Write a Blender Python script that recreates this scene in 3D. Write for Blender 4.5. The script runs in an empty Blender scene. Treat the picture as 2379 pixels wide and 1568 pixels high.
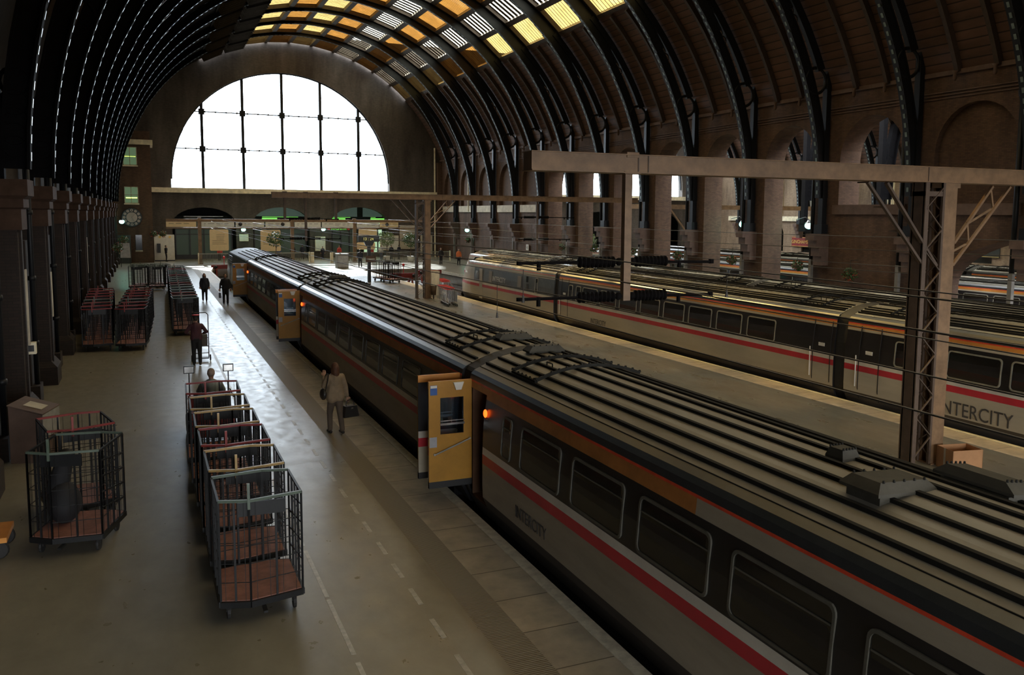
import bpy, bmesh, math, random
from mathutils import Vector, Matrix
random.seed(7)
PI = math.pi
C = bpy.context.scene.collection
sc = bpy.context.scene

# ---------------------------------------------------------------- materials
M = {}
def node_mat(name):
    m = bpy.data.materials.new(name); m.use_nodes = True
    nt = m.node_tree; b = nt.nodes['Principled BSDF']
    return m, nt, b
def lk(nt, a, b): nt.links.new(a, b)
def coords(nt, scale=(1,1,1), kind='Object', rot=(0,0,0)):
    tc = nt.nodes.new('ShaderNodeTexCoord'); mp = nt.nodes.new('ShaderNodeMapping')
    mp.inputs['Scale'].default_value = scale; mp.inputs['Rotation'].default_value = rot
    lk(nt, tc.outputs[kind], mp.inputs['Vector']); return mp.outputs['Vector']
def noise(nt, vec, scale, detail=4, rough=.6):
    n = nt.nodes.new('ShaderNodeTexNoise'); n.inputs['Scale'].default_value = scale
    n.inputs['Detail'].default_value = detail; n.inputs['Roughness'].default_value = rough
    lk(nt, vec, n.inputs['Vector']); return n.outputs['Fac']
def ramp(nt, fac, stops):
    r = nt.nodes.new('ShaderNodeValToRGB'); e = r.color_ramp.elements
    e[0].position, e[0].color = stops[0][0], tuple(stops[0][1]) + (1,)
    e[1].position, e[1].color = stops[-1][0], tuple(stops[-1][1]) + (1,)
    for p, c in stops[1:-1]:
        x = e.new(p); x.color = tuple(c) + (1,)
    lk(nt, fac, r.inputs['Fac']); return r.outputs['Color']
def bump(nt, b, h, strength=.3, dist=.01):
    n = nt.nodes.new('ShaderNodeBump'); n.inputs['Strength'].default_value = strength
    n.inputs['Distance'].default_value = dist; lk(nt, h, n.inputs['Height']); lk(nt, n.outputs['Normal'], b.inputs['Normal'])
def mul(c, k): return tuple(min(1, x*k) for x in c)
def mat(name, col, rough=.6, metal=0, var=.25, nscale=3, stretch=(1,1,1), bmp=0, rvar=0, spec=.5):
    m, nt, b = node_mat(name)
    v = coords(nt, stretch); f = noise(nt, v, nscale, 5, .65)
    lk(nt, ramp(nt, f, [(.3, mul(col, 1-var)), (.7, mul(col, 1+var))]), b.inputs['Base Color'])
    b.inputs['Metallic'].default_value = metal; b.inputs['Roughness'].default_value = rough
    b.inputs['Specular IOR Level'].default_value = spec
    if rvar:
        r = ramp(nt, noise(nt, v, nscale*1.7, 3), [(.3, (rough-rvar,)*3), (.7, (rough+rvar,)*3)]); lk(nt, r, b.inputs['Roughness'])
    if bmp: bump(nt, b, noise(nt, v, nscale*6, 4), bmp)
    M[name] = m; return m
def emit(name, col, s):
    m, nt, b = node_mat(name)
    b.inputs['Base Color'].default_value = (*mul(col, .3), 1)
    b.inputs['Emission Color'].default_value = (*col, 1); b.inputs['Emission Strength'].default_value = s
    M[name] = m; return m
def glass(name, tint, gloss=.08, dirt=0.0, dirtcol=(.05,.04,.02)):
    m = bpy.data.materials.new(name); m.use_nodes = True; nt = m.node_tree; nt.nodes.clear()
    o = nt.nodes.new('ShaderNodeOutputMaterial'); t = nt.nodes.new('ShaderNodeBsdfTransparent'); g = nt.nodes.new('ShaderNodeBsdfGlossy')
    g.inputs['Roughness'].default_value = .1; x = nt.nodes.new('ShaderNodeMixShader'); x.inputs['Fac'].default_value = gloss
    v = coords(nt, (1,1,1)); f = noise(nt, v, 1.2, 3)
    lk(nt, ramp(nt, f, [(.3, mul(tint, .72)), (.7, mul(tint, 1.15))]) if dirt else ramp(nt, f, [(.3, tint), (.7, tint)]), t.inputs['Color'])
    lk(nt, t.outputs[0], x.inputs[1]); lk(nt, g.outputs[0], x.inputs[2]); lk(nt, x.outputs[0], o.inputs['Surface'])
    M[name] = m; return m
def brick(name, axis, c1, c2, mort, bw=.23, bh=.075):
    m, nt, b = node_mat(name)
    tc = nt.nodes.new('ShaderNodeTexCoord'); s = nt.nodes.new('ShaderNodeSeparateXYZ'); cb = nt.nodes.new('ShaderNodeCombineXYZ')
    lk(nt, tc.outputs['Object'], s.inputs[0])
    if axis == 'both':
        ad = nt.nodes.new('ShaderNodeMath'); ad.operation = 'ADD'; lk(nt, s.outputs['X'], ad.inputs[0]); lk(nt, s.outputs['Y'], ad.inputs[1]); u = ad.outputs[0]
    else: u = s.outputs[axis]
    lk(nt, u, cb.inputs['X']); lk(nt, s.outputs['Z'], cb.inputs['Y'])
    br = nt.nodes.new('ShaderNodeTexBrick'); br.inputs['Scale'].default_value = 1; br.inputs['Brick Width'].default_value = bw
    br.inputs['Row Height'].default_value = bh; br.inputs['Mortar Size'].default_value = .008; br.inputs['Mortar Smooth'].default_value = .3
    br.inputs['Color1'].default_value = (*c1, 1); br.inputs['Color2'].default_value = (*c2, 1); br.inputs['Mortar'].default_value = (*mort, 1)
    lk(nt, cb.outputs[0], br.inputs['Vector'])
    mx = nt.nodes.new('ShaderNodeMixRGB'); mx.blend_type = 'MULTIPLY'; mx.inputs['Fac'].default_value = 1
    st = ramp(nt, noise(nt, coords(nt, (1,1,.25)), .7, 5), [(.3, (.45,.42,.4)), (.7, (1.1,1.1,1.1))])
    lk(nt, br.outputs['Color'], mx.inputs[1]); lk(nt, st, mx.inputs[2]); lk(nt, mx.outputs[0], b.inputs['Base Color'])
    b.inputs['Roughness'].default_value = .85; bump(nt, b, br.outputs['Fac'], -.4, .006)
    M[name] = m
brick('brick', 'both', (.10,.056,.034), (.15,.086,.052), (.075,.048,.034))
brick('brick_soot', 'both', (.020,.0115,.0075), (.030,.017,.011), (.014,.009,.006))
brick('brick_end', 'both', (.080,.068,.058), (.112,.094,.08), (.067,.058,.05))
brick('brick_pale', 'both', (.30,.21,.14), (.40,.29,.19), (.24,.19,.14))
mat('stone', (.50,.44,.33), .75, nscale=2, bmp=.2)
mat('cream', (.80,.72,.52), .6, nscale=2)
mat('stone_dark', (.12,.075,.055), .75, nscale=2, bmp=.2)
mat('iron_black', (.008,.009,.0105), .5, 0, nscale=4, spec=.28)
mat('iron_stud', (.16,.21,.20), .35, .2, nscale=4, spec=.8)
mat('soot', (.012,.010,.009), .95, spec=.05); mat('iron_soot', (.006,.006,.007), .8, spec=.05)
mat('rafter', (.055,.038,.028), .7)
mat('steel_brown', (.20,.118,.058), .55, 0, .3, nscale=3, bmp=.1)
mat('steel_dark', (.085,.055,.036), .6, 0, .3)
mat('galv', (.45,.45,.43), .4, .6)
mat('asphalt', (.235,.215,.165), .33, 0, .13, nscale=2.3, stretch=(1,.6,1), bmp=.10, rvar=.06, spec=.6)
mat('asphalt_grey', (.135,.14,.125), .33, 0, .2, nscale=1.3, stretch=(1,.3,1), bmp=.1, rvar=.08, spec=.6)
mat('stone_soot', (.062,.036,.024), .85, spec=.15); mat('body_beige_dark', (.31,.265,.195), .42, 0, .2, nscale=2, stretch=(1,.2,1)); mat('insulator_black', (.006,.005,.005), .8, spec=.08); mat('loco_roof', (.03,.034,.036), .5, 0, .3, nscale=3)  # body: darker beige for the near train's coaches
mat('cage_black', (.008,.0085,.009), .5, spec=.35)
mat('body_under_shade', (.075,.062,.048), .6, 0, .3, nscale=2, stretch=(1,.2,1))  # lower coach bands: shade under the body's inward curve, put into the colour
mat('coping', (.62,.59,.48), .6, 0, .25, nscale=6, bmp=.2)
mat('paint_white', (.42,.40,.35), .42, 0, .3, nscale=9)
mat('ballast', (.045,.038,.032), .9, 0, .5, nscale=14, bmp=.8)
mat('rail_steel', (.25,.2,.17), .35, .8)
mat('red_paint', (.20,.018,.013), .5, 0, .2)
mat('red_bright', (.6,.03,.03), .5)
mat('black_paint', (.02,.02,.02), .45)
mat('rubber', (.018,.017,.016), .7)
mat('deck_wood', (.27,.115,.08), .6, 0, .35, nscale=5, bmp=.1)
mat('rail_yellow', (.38,.25,.09), .4, 0, .3)
mat('rail_green', (.09,.12,.09), .4, 0, .3)
mat('wire', (.06,.055,.05), .5, .3)
mat('body_beige', (.44,.39,.29), .38, 0, .12, nscale=2, stretch=(1,.2,1), spec=.6)
mat('body_white', (.62,.58,.49), .38, 0, .1, nscale=2)
mat('body_red', (.52,.03,.045), .35, 0, .12, nscale=2)
mat('body_black', (.014,.0135,.014), .3, 0, .3, nscale=2, spec=.6)
mat('body_slate', (.07,.08,.085), .35, 0, .35, nscale=4)
mat('band_orange', (.66,.27,.05), .42, 0, .15, nscale=2)
mat('band_orange_dull', (.42,.165,.04), .45, 0, .25, nscale=2)
mat('line_red', (.7,.07,.03), .4)
mat('cove_black', (.03,.034,.036), .28, 0, .3, nscale=3, spec=.9)
mat('roof_grey', (.215,.19,.145), .5, 0, .22, nscale=1.5, stretch=(1,.35,1), bmp=.08, rvar=.07)
mat('roof_grey_shiny', (.36,.35,.30), .25, .3, .2, nscale=1.5, stretch=(1,.3,1), rvar=.08)
mat('roof_rib', (.020,.019,.016), .75, spec=.1); mat('vent_metal', (.060,.055,.042), .65, spec=.2)
mat('window_glass', (.010,.0095,.008), .1, 0, .3, nscale=2, spec=.8)
mat('window_frame', (.30,.29,.23), .4, .2); mat('window_frame_dull', (.10,.095,.075), .5)
mat('door_yellow', (.42,.20,.016), .5, 0, .12, nscale=3)
mat('vestibule_brown', (.11,.05,.018), .6); mat('door_brown', (.40,.17,.04), .5, 0, .2)
mat('text_dark', (.05,.05,.05), .5)
mat('text_white', (.62,.64,.62), .5)
mat('chrome', (.7,.7,.68), .2, .9)
mat('sign_blue', (.03,.10,.32), .5); mat('sign_white', (.72,.70,.62), .6, 0, .08); mat('sign_cream', (.80,.60,.33), .6, 0, .06)
mat('sign_red', (.22,.012,.01), .6); mat('gold', (.8,.55,.12), .4); mat('sign_dark', (.03,.035,.03), .5)
mat('cardboard', (.38,.19,.08), .75, 0, .12)
mat('plastic_grey', (.35,.35,.36), .5); mat('bin_grey', (.20,.19,.17), .5)
mat('leaf', (.05,.10,.03), .6, 0, .6, nscale=8); mat('leaf_light', (.16,.22,.09), .6, 0, .5, nscale=8)
mat('flower', (.5,.03,.02), .6, 0, .4); mat('flower_pale', (.7,.6,.3), .6); mat('bark', (.12,.08,.05), .8)
mat('skin', (.42,.24,.16), .6, 0, .08); mat('hair_brown', (.13,.07,.03), .6, 0, .4, nscale=20); mat('hair_dark', (.02,.015,.012), .6)
mat('hair_grey', (.22,.16,.12), .7, 0, .3, nscale=20); mat('hair_red', (.075,.028,.010), .7, 0, .4, nscale=20)
mat('cloth_beige', (.23,.165,.10), .8, 0, .2, nscale=6); mat('cloth_taupe', (.09,.065,.045), .85, 0, .2)
mat('cloth_navy', (.02,.022,.035), .8); mat('cloth_black', (.013,.013,.015), .8); mat('cloth_maroon', (.06,.018,.025), .8)
mat('cloth_grey', (.24,.26,.24), .8, 0, .15, nscale=8); mat('cloth_white', (.55,.53,.5), .8); mat('cloth_red', (.45,.06,.05), .8); mat('cloth_hivis', (.8,.22,.08), .8)
mat('cloth_blue', (.05,.07,.14), .8); mat('leather', (.02,.018,.016), .4); mat('concourse_dark', (.10,.10,.09), .8)
mat('clock_face', (.50,.38,.33), .6, 0, .1); mat('parcel', (.12,.10,.08), .8)
emit('lamp_green', (.25,1.0,.78), 14); emit('tube_green', (.62,1.0,.12), 5); emit('neon_green', (.22,.80,.12), .75); emit('lunette_glow', (.10,.16,.13), .22)
emit('lamp_orange', (1.0,.10,.01), 3); emit('shop_light', (.55,.8,.5), .55); emit('lamp_white', (.9,.95,1), 14); emit('led_amber', (.8,.7,.2), .6)
emit('window_lit', (.16,.26,.14), .35)
glass('glass_clear', (.82,.92,1.0)); glass('glass_amber', (.10,.046,.009), .05, 1); glass('glass_yellow', (.16,.11,.036), .05, 1); glass('glass_pane', (.94,.86,.67), .05, 1); glass('glass_dirty', (.07,.05,.03), .05, 1)
def boards():
    m, nt, b = node_mat('boards')
    tc = nt.nodes.new('ShaderNodeTexCoord'); s = nt.nodes.new('ShaderNodeSeparateXYZ'); lk(nt, tc.outputs['Object'], s.inputs[0])
    a = nt.nodes.new('ShaderNodeMath'); a.operation = 'ARCTAN2'; lk(nt, s.outputs['X'], a.inputs[0]); lk(nt, s.outputs['Z'], a.inputs[1])
    sc_ = nt.nodes.new('ShaderNodeMath'); sc_.operation = 'MULTIPLY'; sc_.inputs[1].default_value = 19.3/.42; lk(nt, a.outputs[0], sc_.inputs[0])
    fr = nt.nodes.new('ShaderNodeMath'); fr.operation = 'FRACT'; lk(nt, sc_.outputs[0], fr.inputs[0])
    c = ramp(nt, fr.outputs[0], [(0, (.022,.013,.010)), (.10, (.022,.013,.010)), (.16, (.14,.074,.050)), (.9, (.115,.060,.040))])
    mx = nt.nodes.new('ShaderNodeMixRGB'); mx.blend_type = 'MULTIPLY'; mx.inputs['Fac'].default_value = 1
    st = ramp(nt, noise(nt, coords(nt, (1,.3,1)), 1.2, 5), [(.3, (.5,.5,.5)), (.7, (1.15,1.15,1.15))])
    lk(nt, c, mx.inputs[1]); lk(nt, st, mx.inputs[2]); lk(nt, mx.outputs[0], b.inputs['Base Color']); b.inputs['Roughness'].default_value = .8
    M['boards'] = m
boards()
def slabs():
    # flagstones, 0.95 m along the platform, with worn joints
    m, nt, b = node_mat('slabs')
    v = coords(nt); s = nt.nodes.new('ShaderNodeSeparateXYZ'); lk(nt, v, s.inputs[0])
    cb = nt.nodes.new('ShaderNodeCombineXYZ'); lk(nt, s.outputs['X'], cb.inputs['Y']); lk(nt, s.outputs['Y'], cb.inputs['X'])
    br = nt.nodes.new('ShaderNodeTexBrick'); br.offset = .0; br.inputs['Scale'].default_value = 1; br.inputs['Brick Width'].default_value = .97
    br.inputs['Row Height'].default_value = 40; br.inputs['Mortar Size'].default_value = .010
    br.inputs['Color1'].default_value = (.50,.43,.32,1); br.inputs['Color2'].default_value = (.42,.37,.29,1); br.inputs['Mortar'].default_value = (.12,.10,.07,1)
    lk(nt, cb.outputs[0], br.inputs['Vector'])
    mx = nt.nodes.new('ShaderNodeMixRGB'); mx.blend_type = 'MULTIPLY'; mx.inputs['Fac'].default_value = 1
    lk(nt, br.outputs['Color'], mx.inputs[1]); lk(nt, ramp(nt, noise(nt, v, 2.5, 6), [(.3, (.72,.72,.72)), (.7, (1.15,1.13,1.1))]), mx.inputs[2])
    lk(nt, mx.outputs[0], b.inputs['Base Color']); b.inputs['Roughness'].default_value = .55
    bump(nt, b, noise(nt, v, 30, 4), .15); M['slabs'] = m
    m, nt, b = node_mat('ribbed')
    v = coords(nt); w = nt.nodes.new('ShaderNodeTexWave'); w.bands_direction = 'Y'; w.inputs['Scale'].default_value = 8; w.inputs['Distortion'].default_value = .4
    lk(nt, v, w.inputs['Vector']); lk(nt, ramp(nt, w.outputs['Fac'], [(0, (.19,.16,.115)), (1, (.29,.25,.185))]), b.inputs['Base Color'])
    b.inputs['Roughness'].default_value = .55; bump(nt, b, w.outputs['Fac'], .5, .01); M['ribbed'] = m
slabs()

# ---------------------------------------------------------------- mesh builder
class MB:
    def __init__(s): s.v = []; s.f = []; s.m = []; s.k = 0
    def add(s, vs, fs, k=None):
        n = len(s.v); s.v += [tuple(v) for v in vs]; s.f += [tuple(i+n for i in f) for f in fs]; s.m += [s.k if k is None else k]*len(fs); return s
    def box(s, a, b, k=None):
        x0,y0,z0 = a; x1,y1,z1 = b
        return s.add([(x0,y0,z0),(x1,y0,z0),(x1,y1,z0),(x0,y1,z0),(x0,y0,z1),(x1,y0,z1),(x1,y1,z1),(x0,y1,z1)],
            [(0,3,2,1),(4,5,6,7),(0,1,5,4),(1,2,6,5),(2,3,7,6),(3,0,4,7)], k)
    def cb(s, c, d, k=None): return s.box([c[i]-d[i]/2 for i in range(3)], [c[i]+d[i]/2 for i in range(3)], k)
    def bar(s, p, q, w, h=None, k=None, n=4, up=None):
        # prism between two points; n=4 square section w x h, otherwise round with radius w
        p = Vector(p); q = Vector(q); d = (q-p)
        if d.length < 1e-6: return s
        d.normalize(); u = Vector(up) if up else (Vector((0,0,1)) if abs(d.z) < .9 else Vector((0,1,0)))
        a = d.cross(u).normalized(); b = a.cross(d).normalized()
        if n == 4:
            h = h or w; o = [(-w/2,-h/2),(w/2,-h/2),(w/2,h/2),(-w/2,h/2)]
        else: o = [(w*math.cos(2*PI*i/n), w*math.sin(2*PI*i/n)) for i in range(n)]
        vs = [p + a*x + b*y for x, y in o] + [q + a*x + b*y for x, y in o]
        return s.add(vs, [tuple(range(n))[::-1], tuple(range(n, 2*n))] + [(i, (i+1) % n, n+(i+1) % n, n+i) for i in range(n)], k)
    def path(s, pts, r, k=None, n=6):
        for a, b in zip(pts, pts[1:]): s.bar(a, b, r, k=k, n=n)
        return s
    def lathe(s, prof, o=(0,0,0), n=12, k=None, ax='z'):
        vs = []; fs = []
        for r, z in prof:
            for i in range(n):
                c, t = r*math.cos(2*PI*i/n), r*math.sin(2*PI*i/n)
                vs.append({'z': (o[0]+c, o[1]+t, o[2]+z), 'x': (o[0]+z, o[1]+c, o[2]+t), 'y': (o[0]+c, o[1]+z, o[2]+t)}[ax])
        for j in range(len(prof)-1):
            for i in range(n): fs.append((j*n+i, j*n+(i+1) % n, (j+1)*n+(i+1) % n, (j+1)*n+i))
        fs.append(tuple(range(n))[::-1]); fs.append(tuple((len(prof)-1)*n+i for i in range(n)))
        return s.add(vs, fs, k)
    def ell(s, c, r, n=10, m=6, k=None):
        pr = [(max(1e-3, math.sin(PI*j/m)), -math.cos(PI*j/m)) for j in range(m+1)]
        t = MB().lathe(pr, n=n); return s.add([(c[0]+x*r[0], c[1]+y*r[1], c[2]+z*r[2]) for x, y, z in t.v], t.f, k)
    def caps(s, p, q, r0, r1, k=None, n=10):
        # tapered capsule
        p = Vector(p); q = Vector(q); d = q-p; L = max(d.length, 1e-4); d = d/L
        u = Vector((0,0,1)) if abs(d.z) < .9 else Vector((0,1,0)); a = d.cross(u).normalized(); b = a.cross(d)
        prof = [(r0*math.sin(t), -r0*math.cos(t)) for t in (.15,.7,1.2)] + [(r0,0),(r1,L)] + [(r1*math.cos(t), L+r1*math.sin(t)) for t in (.4,.9,1.42)]
        vs = [p + a*(r*math.cos(2*PI*i/n)) + b*(r*math.sin(2*PI*i/n)) + d*h for r, h in prof for i in range(n)]
        fs = [(j*n+i, j*n+(i+1) % n, (j+1)*n+(i+1) % n, (j+1)*n+i) for j in range(len(prof)-1) for i in range(n)]
        fs += [tuple(range(n))[::-1], tuple((len(prof)-1)*n+i for i in range(n))]
        return s.add(vs, fs, k)
    def ring(s, c, R, r, ax='y', n=24, m=6, k=None, sc=(1,1)):
        vs = []; fs = []
        for i in range(n):
            t = 2*PI*i/n
            for j in range(m):
                u = 2*PI*j/m; rr = R + r*math.cos(u); h = r*math.sin(u); a, b = rr*math.cos(t)*sc[0], rr*math.sin(t)*sc[1]
                vs.append({'y': (c[0]+a, c[1]+h, c[2]+b), 'z': (c[0]+a, c[1]+b, c[2]+h), 'x': (c[0]+h, c[1]+a, c[2]+b)}[ax])
        for i in range(n):
            for j in range(m): fs.append((i*m+j, ((i+1) % n)*m+j, ((i+1) % n)*m+(j+1) % m, i*m+(j+1) % m))
        return s.add(vs, fs, k)
    def poly(s, pts, d, k=None):
        # extrude polygon (list of 3D pts) by vector d
        n = len(pts); pts = [Vector(p) for p in pts]; d = Vector(d)
        return s.add(pts + [p+d for p in pts], [tuple(range(n))[::-1], tuple(range(n, 2*n))] + [(i, (i+1) % n, n+(i+1) % n, n+i) for i in range(n)], k)
    def xf(s, mt): s.v = [tuple(mt @ Vector(v)) for v in s.v]; return s
    def build(s, name, mats, parent=None, smooth=False, loc=(0,0,0), kind=None, label=None):
        if isinstance(mats, str): mats = [mats]
        me = bpy.data.meshes.new(name); me.from_pydata(s.v, [], s.f)
        for x in mats: me.materials.append(M[x])
        if len(mats) > 1: me.polygons.foreach_set('material_index', s.m)
        bm = bmesh.new(); bm.from_mesh(me); bmesh.ops.recalc_face_normals(bm, faces=bm.faces); bm.to_mesh(me); bm.free()
        if smooth: me.polygons.foreach_set('use_smooth', [True]*len(me.polygons))
        o = bpy.data.objects.new(name, me); C.objects.link(o); o.location = loc
        if parent: o.parent = parent
        if kind: o['kind'] = kind
        if label: o['label'] = label
        return o
def tag(o, label, cat, group=None, kind=None):
    o['label'] = label; o['category'] = cat
    if group: o['group'] = group
    if kind: o['kind'] = kind
    return o
def thing(name, label, cat, loc=(0,0,0), rz=0, group=None):
    o = bpy.data.objects.new(name, None); C.objects.link(o); o.location = loc; o.rotation_euler = (0,0,rz); o.empty_display_size = .2
    return tag(o, label, cat, group)
def kids(o): return [c for c in bpy.data.objects if c.parent == o]
KC = {}
def tree(o):
    if o.name not in KC: KC[o.name] = kids(o)
    return KC[o.name]
def dup(o, loc, rz=0, label=None, group=None, parent=None):
    r = o.copy(); C.objects.link(r)
    if parent is None: r.location = loc; r.rotation_euler = (0,0,rz)
    else: r.parent = parent
    if label: r['label'] = label
    if group: r['group'] = group
    for c in tree(o): dup(c, None, parent=r)
    return r
def smooth_by(o, ang=40):
    for p in o.data.polygons: p.use_smooth = True
    md = o.modifiers.new('edge', 'EDGE_SPLIT'); md.split_angle = math.radians(ang); return o
def text(name, body, size, org, xa, ya, m, parent=None, ext=.004, sx=1, spacing=1):
    cu = bpy.data.curves.new(name, 'FONT'); cu.body = body; cu.size = size; cu.extrude = ext; cu.space_character = spacing; cu.resolution_u = 3
    t = bpy.data.objects.new(name, cu); C.objects.link(t)
    me = bpy.data.meshes.new_from_object(t.evaluated_get(bpy.context.evaluated_depsgraph_get())); bpy.data.objects.remove(t)
    xa = Vector(xa).normalized(); ya = Vector(ya).normalized(); za = xa.cross(ya)
    mt = Matrix(((xa.x*sx, ya.x, za.x, org[0]), (xa.y*sx, ya.y, za.y, org[1]), (xa.z*sx, ya.z, za.z, org[2]), (0,0,0,1)))
    me.transform(mt); me.materials.clear(); me.materials.append(M[m]); me.name = name
    o = bpy.data.objects.new(name, me); C.objects.link(o)
    if parent: o.parent = parent
    return o
ORD = ['first','second','third','fourth','fifth','sixth','seventh','eighth','ninth','tenth','eleventh','twelfth','thirteenth','fourteenth','fifteenth','sixteenth','seventeenth','eighteenth','nineteenth','twentieth','twenty first','twenty second']
YR = [24.6 + 6.1*k for k in range(-4, 14)]          # rib lines, 0.2 ... 103.9
YE = 104.5; XL = -3.5; XW = 33.6; XW2 = 35.0
# ---------------------------------------------------------------- setting
def S(mb, name, mats, parent=None, smooth=False): return mb.build(name, mats, parent, smooth, kind=None if parent else 'structure')
Y0 = -14
# platforms (top at z 0) and sunken track beds
f = MB()
f.poly([(XL,Y0,-1),(3.72,Y0,-1),(3.72,YE,-1),(XL,YE,-1)], (0,0,1))
f.poly([(3.72,92,-1),(34.2,92,-1),(34.2,YE,-1),(3.72,YE,-1)], (0,0,1))
f2 = MB(); f2.poly([(8.32,Y0,-1),(17.6,Y0,-1),(17.6,80,-1),(8.32,80,-1)], (0,0,1)); f.poly([(8.32,80,-1),(17.6,80,-1),(17.6,92,-1),(8.32,92,-1)], (0,0,1)); S(f2, 'floor', 'asphalt_grey')
f.poly([(25.3,Y0,-1),(34.2,Y0,-1),(34.2,92,-1),(25.3,92,-1)], (0,0,1))
f.poly([(17.6,82,-1),(25.3,82,-1),(25.3,92,-1),(17.6,92,-1)], (0,0,1))
floor = S(f, 'floor', 'asphalt')
b = MB(); b.box((3.72,Y0,-1),(4.2,92,.0)); S(b, 'floor', 'ribbed')
b = MB(); b.box((4.2,Y0,-1),(4.98,92,.0)); S(b, 'floor', 'slabs')
b = MB(); b.box((4.98,Y0,-.25),(5.17,84,.012)); b.poly([(4.98,84,-.25),(5.17,84,-.25),(5.8,90.5,-.25),(4.98,90.5,-.25)], (0,0,.262)); S(b, 'trim_1', 'coping')
b = MB(); b.box((5.15,90.5,-1),(8.32,92,.0)); S(b, 'floor', 'asphalt')
b = MB(); b.box((17.6,Y0,-1),(18.3,82,.0)); S(b, 'floor', 'slabs')
b = MB(); b.box((18.3,Y0,-.25),(18.45,82,.012)); b.box((8.2,Y0,-.25),(8.34,90,.012)); b.box((25.2,Y0,-.25),(25.35,82,.012)); S(b, 'trim_2', 'coping')
b = MB(); b.box((XL,Y0,-1.3),(34.2,92,-1.05)); b.box((XW,Y0,-1.6),(80,YE,-1.35)); S(b, 'floor', 'ballast')
b = MB(); b.box((42.5,Y0,-1.3),(47.2,92,-.45)); b.box((XW2,92,-1.3),(78,YE,0)); b.box((55,Y0,-1.3),(62,92,-.45)); b.box((69,Y0,-1.3),(76,92,-.3)); S(b, 'floor', 'asphalt')
# painted lines worn into the left platform
ln = MB(); y = 6.0; rr = random.Random(3)
while y < 60:
    ln.box((3.20,y,0),(3.27,y+.55,.003)); y += .95 + rr.random()*.1
y = 4
while y < 26:
    l = .5 + rr.random()*1.6; ln.box((2.07,y,0),(2.13,y+l,.003)); y += l + rr.random()*.35
ln.box((2.09,26,0),(2.17,36,.003)); ln.box((2.09,37,0),(2.17,50,.003))
ln.build('painted_line', 'paint_white', floor)
# left wall
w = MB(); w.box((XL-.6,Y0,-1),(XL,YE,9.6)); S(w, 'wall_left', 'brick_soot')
# arcade wall between the two sheds: pillars + arches cut bay by bay
def arch_pts(yc, r, zs, n=14): return [(yc + r*math.cos(PI*i/n), zs + r*math.sin(PI*i/n)) for i in range(n+1)]
def panel(mb, x0, x1, ya, yb, za, zb, hole=None, k=None):
    # wall slab from ya..yb, za..zb with an arched hole (yc, r, zspring, zsill)
    if not hole: mb.box((x0,ya,za),(x1,yb,zb), k); return
    yc, r, zs, zl = hole; a = arch_pts(yc, r, zs)
    if zl > za: mb.box((x0,ya,za),(x1,yb,zl), k)
    za = zl; y1, y2 = yc-r, yc+r
    mb.box((x0,ya,za),(x1,y1,zb), k); mb.box((x0,y2,za),(x1,yb,zb), k)
    for (p, q) in zip(a, a[1:]):
        vs = [(x,*p) for x in (x0,x1)] + [(x,*q) for x in (x0,x1)] + [(x,p[0],zb) for x in (x0,x1)] + [(x,q[0],zb) for x in (x0,x1)]
        mb.add(vs, [(0,2,3,1),(0,4,6,2),(1,3,7,5),(4,5,7,6)], k)
w = MB(); ZT = 12.2
for a, b_ in zip(YR, YR[1:]):
    m_ = (a+b_)/2
    if 36 < m_ < 72: panel(w, XW, XW2, a, b_, -1.3, ZT, (m_, 2.15, 8.3, -1.3))
    elif 31 < m_ < 36: panel(w, XW, XW2, a, b_, -1.3, ZT, (m_, 2.15, 8.3, 5.95))
    elif m_ >= 72:
        panel(w, XW, XW+.35, a, b_, -1.3, ZT, (m_, 2.15, 8.3, 6.2)); 
        if 84 < m_ < 90: panel(w, XW+.35, XW2, a, b_, -1.3, ZT, (m_, 1.6, 2.2, 0))
        else: w.box((XW+.35,a,-1.3),(XW2,b_,ZT))
    else:
        panel(w, XW, XW+.3, a, b_, 5.6, ZT, (m_, 2.2, 8.25, 5.9)); w.box((XW+.3,a,5.6),(XW2,b_,ZT))
# low wide arch near the camera end (spans several bays)
yc, ra, rb, z0 = 22.0, 7.3, 2.6, 2.15
pts = [(yc + ra*math.cos(PI*i/28), z0 + rb*math.sin(PI*i/28)) for i in range(29)]
for p, q in zip(pts, pts[1:]):
    vs = [(x,*p) for x in (XW,XW2)] + [(x,*q) for x in (XW,XW2)] + [(x,p[0],5.6) for x in (XW,XW2)] + [(x,q[0],5.6) for x in (XW,XW2)]
    w.add(vs, [(0,2,3,1),(0,4,6,2),(1,3,7,5),(4,5,7,6)])
w.box((XW,29.3,-1.3),(XW2,30.7,5.6)); w.box((XW,YR[0],-1.3),(XW2,14.7,5.6)); w.box((XW,Y0,-1.3),(XW2,YR[0],ZT))
S(w, 'wall_right', 'brick')
# stone sills, string courses, cornice
s = MB()
for a, b_ in zip(YR, YR[1:]):
    m_ = (a+b_)/2
    if m_ > 72: s.box((XW-.18,a+.75,5.55),(XW+.2,b_-.75,6.25))
S(s, 'trim_3', 'stone')
s = MB()
for a, b_ in zip(YR, YR[1:]):
    m_ = (a+b_)/2
    if m_ < 36: s.box((XW-.14,a+.6,5.45),(XW+.1,b_-.6,5.95))
for z in (10.72,10.86,11.0): s.box((XW-.06,Y0,z),(XW+.02,YE,z+.05))
S(s, 'trim_4', 'stone_dark')
s = MB(); s.box((XW-.12,Y0,11.75),(XW+.3,YE,11.95)); S(s, 'trim_5', 'stone_dark')
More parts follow.
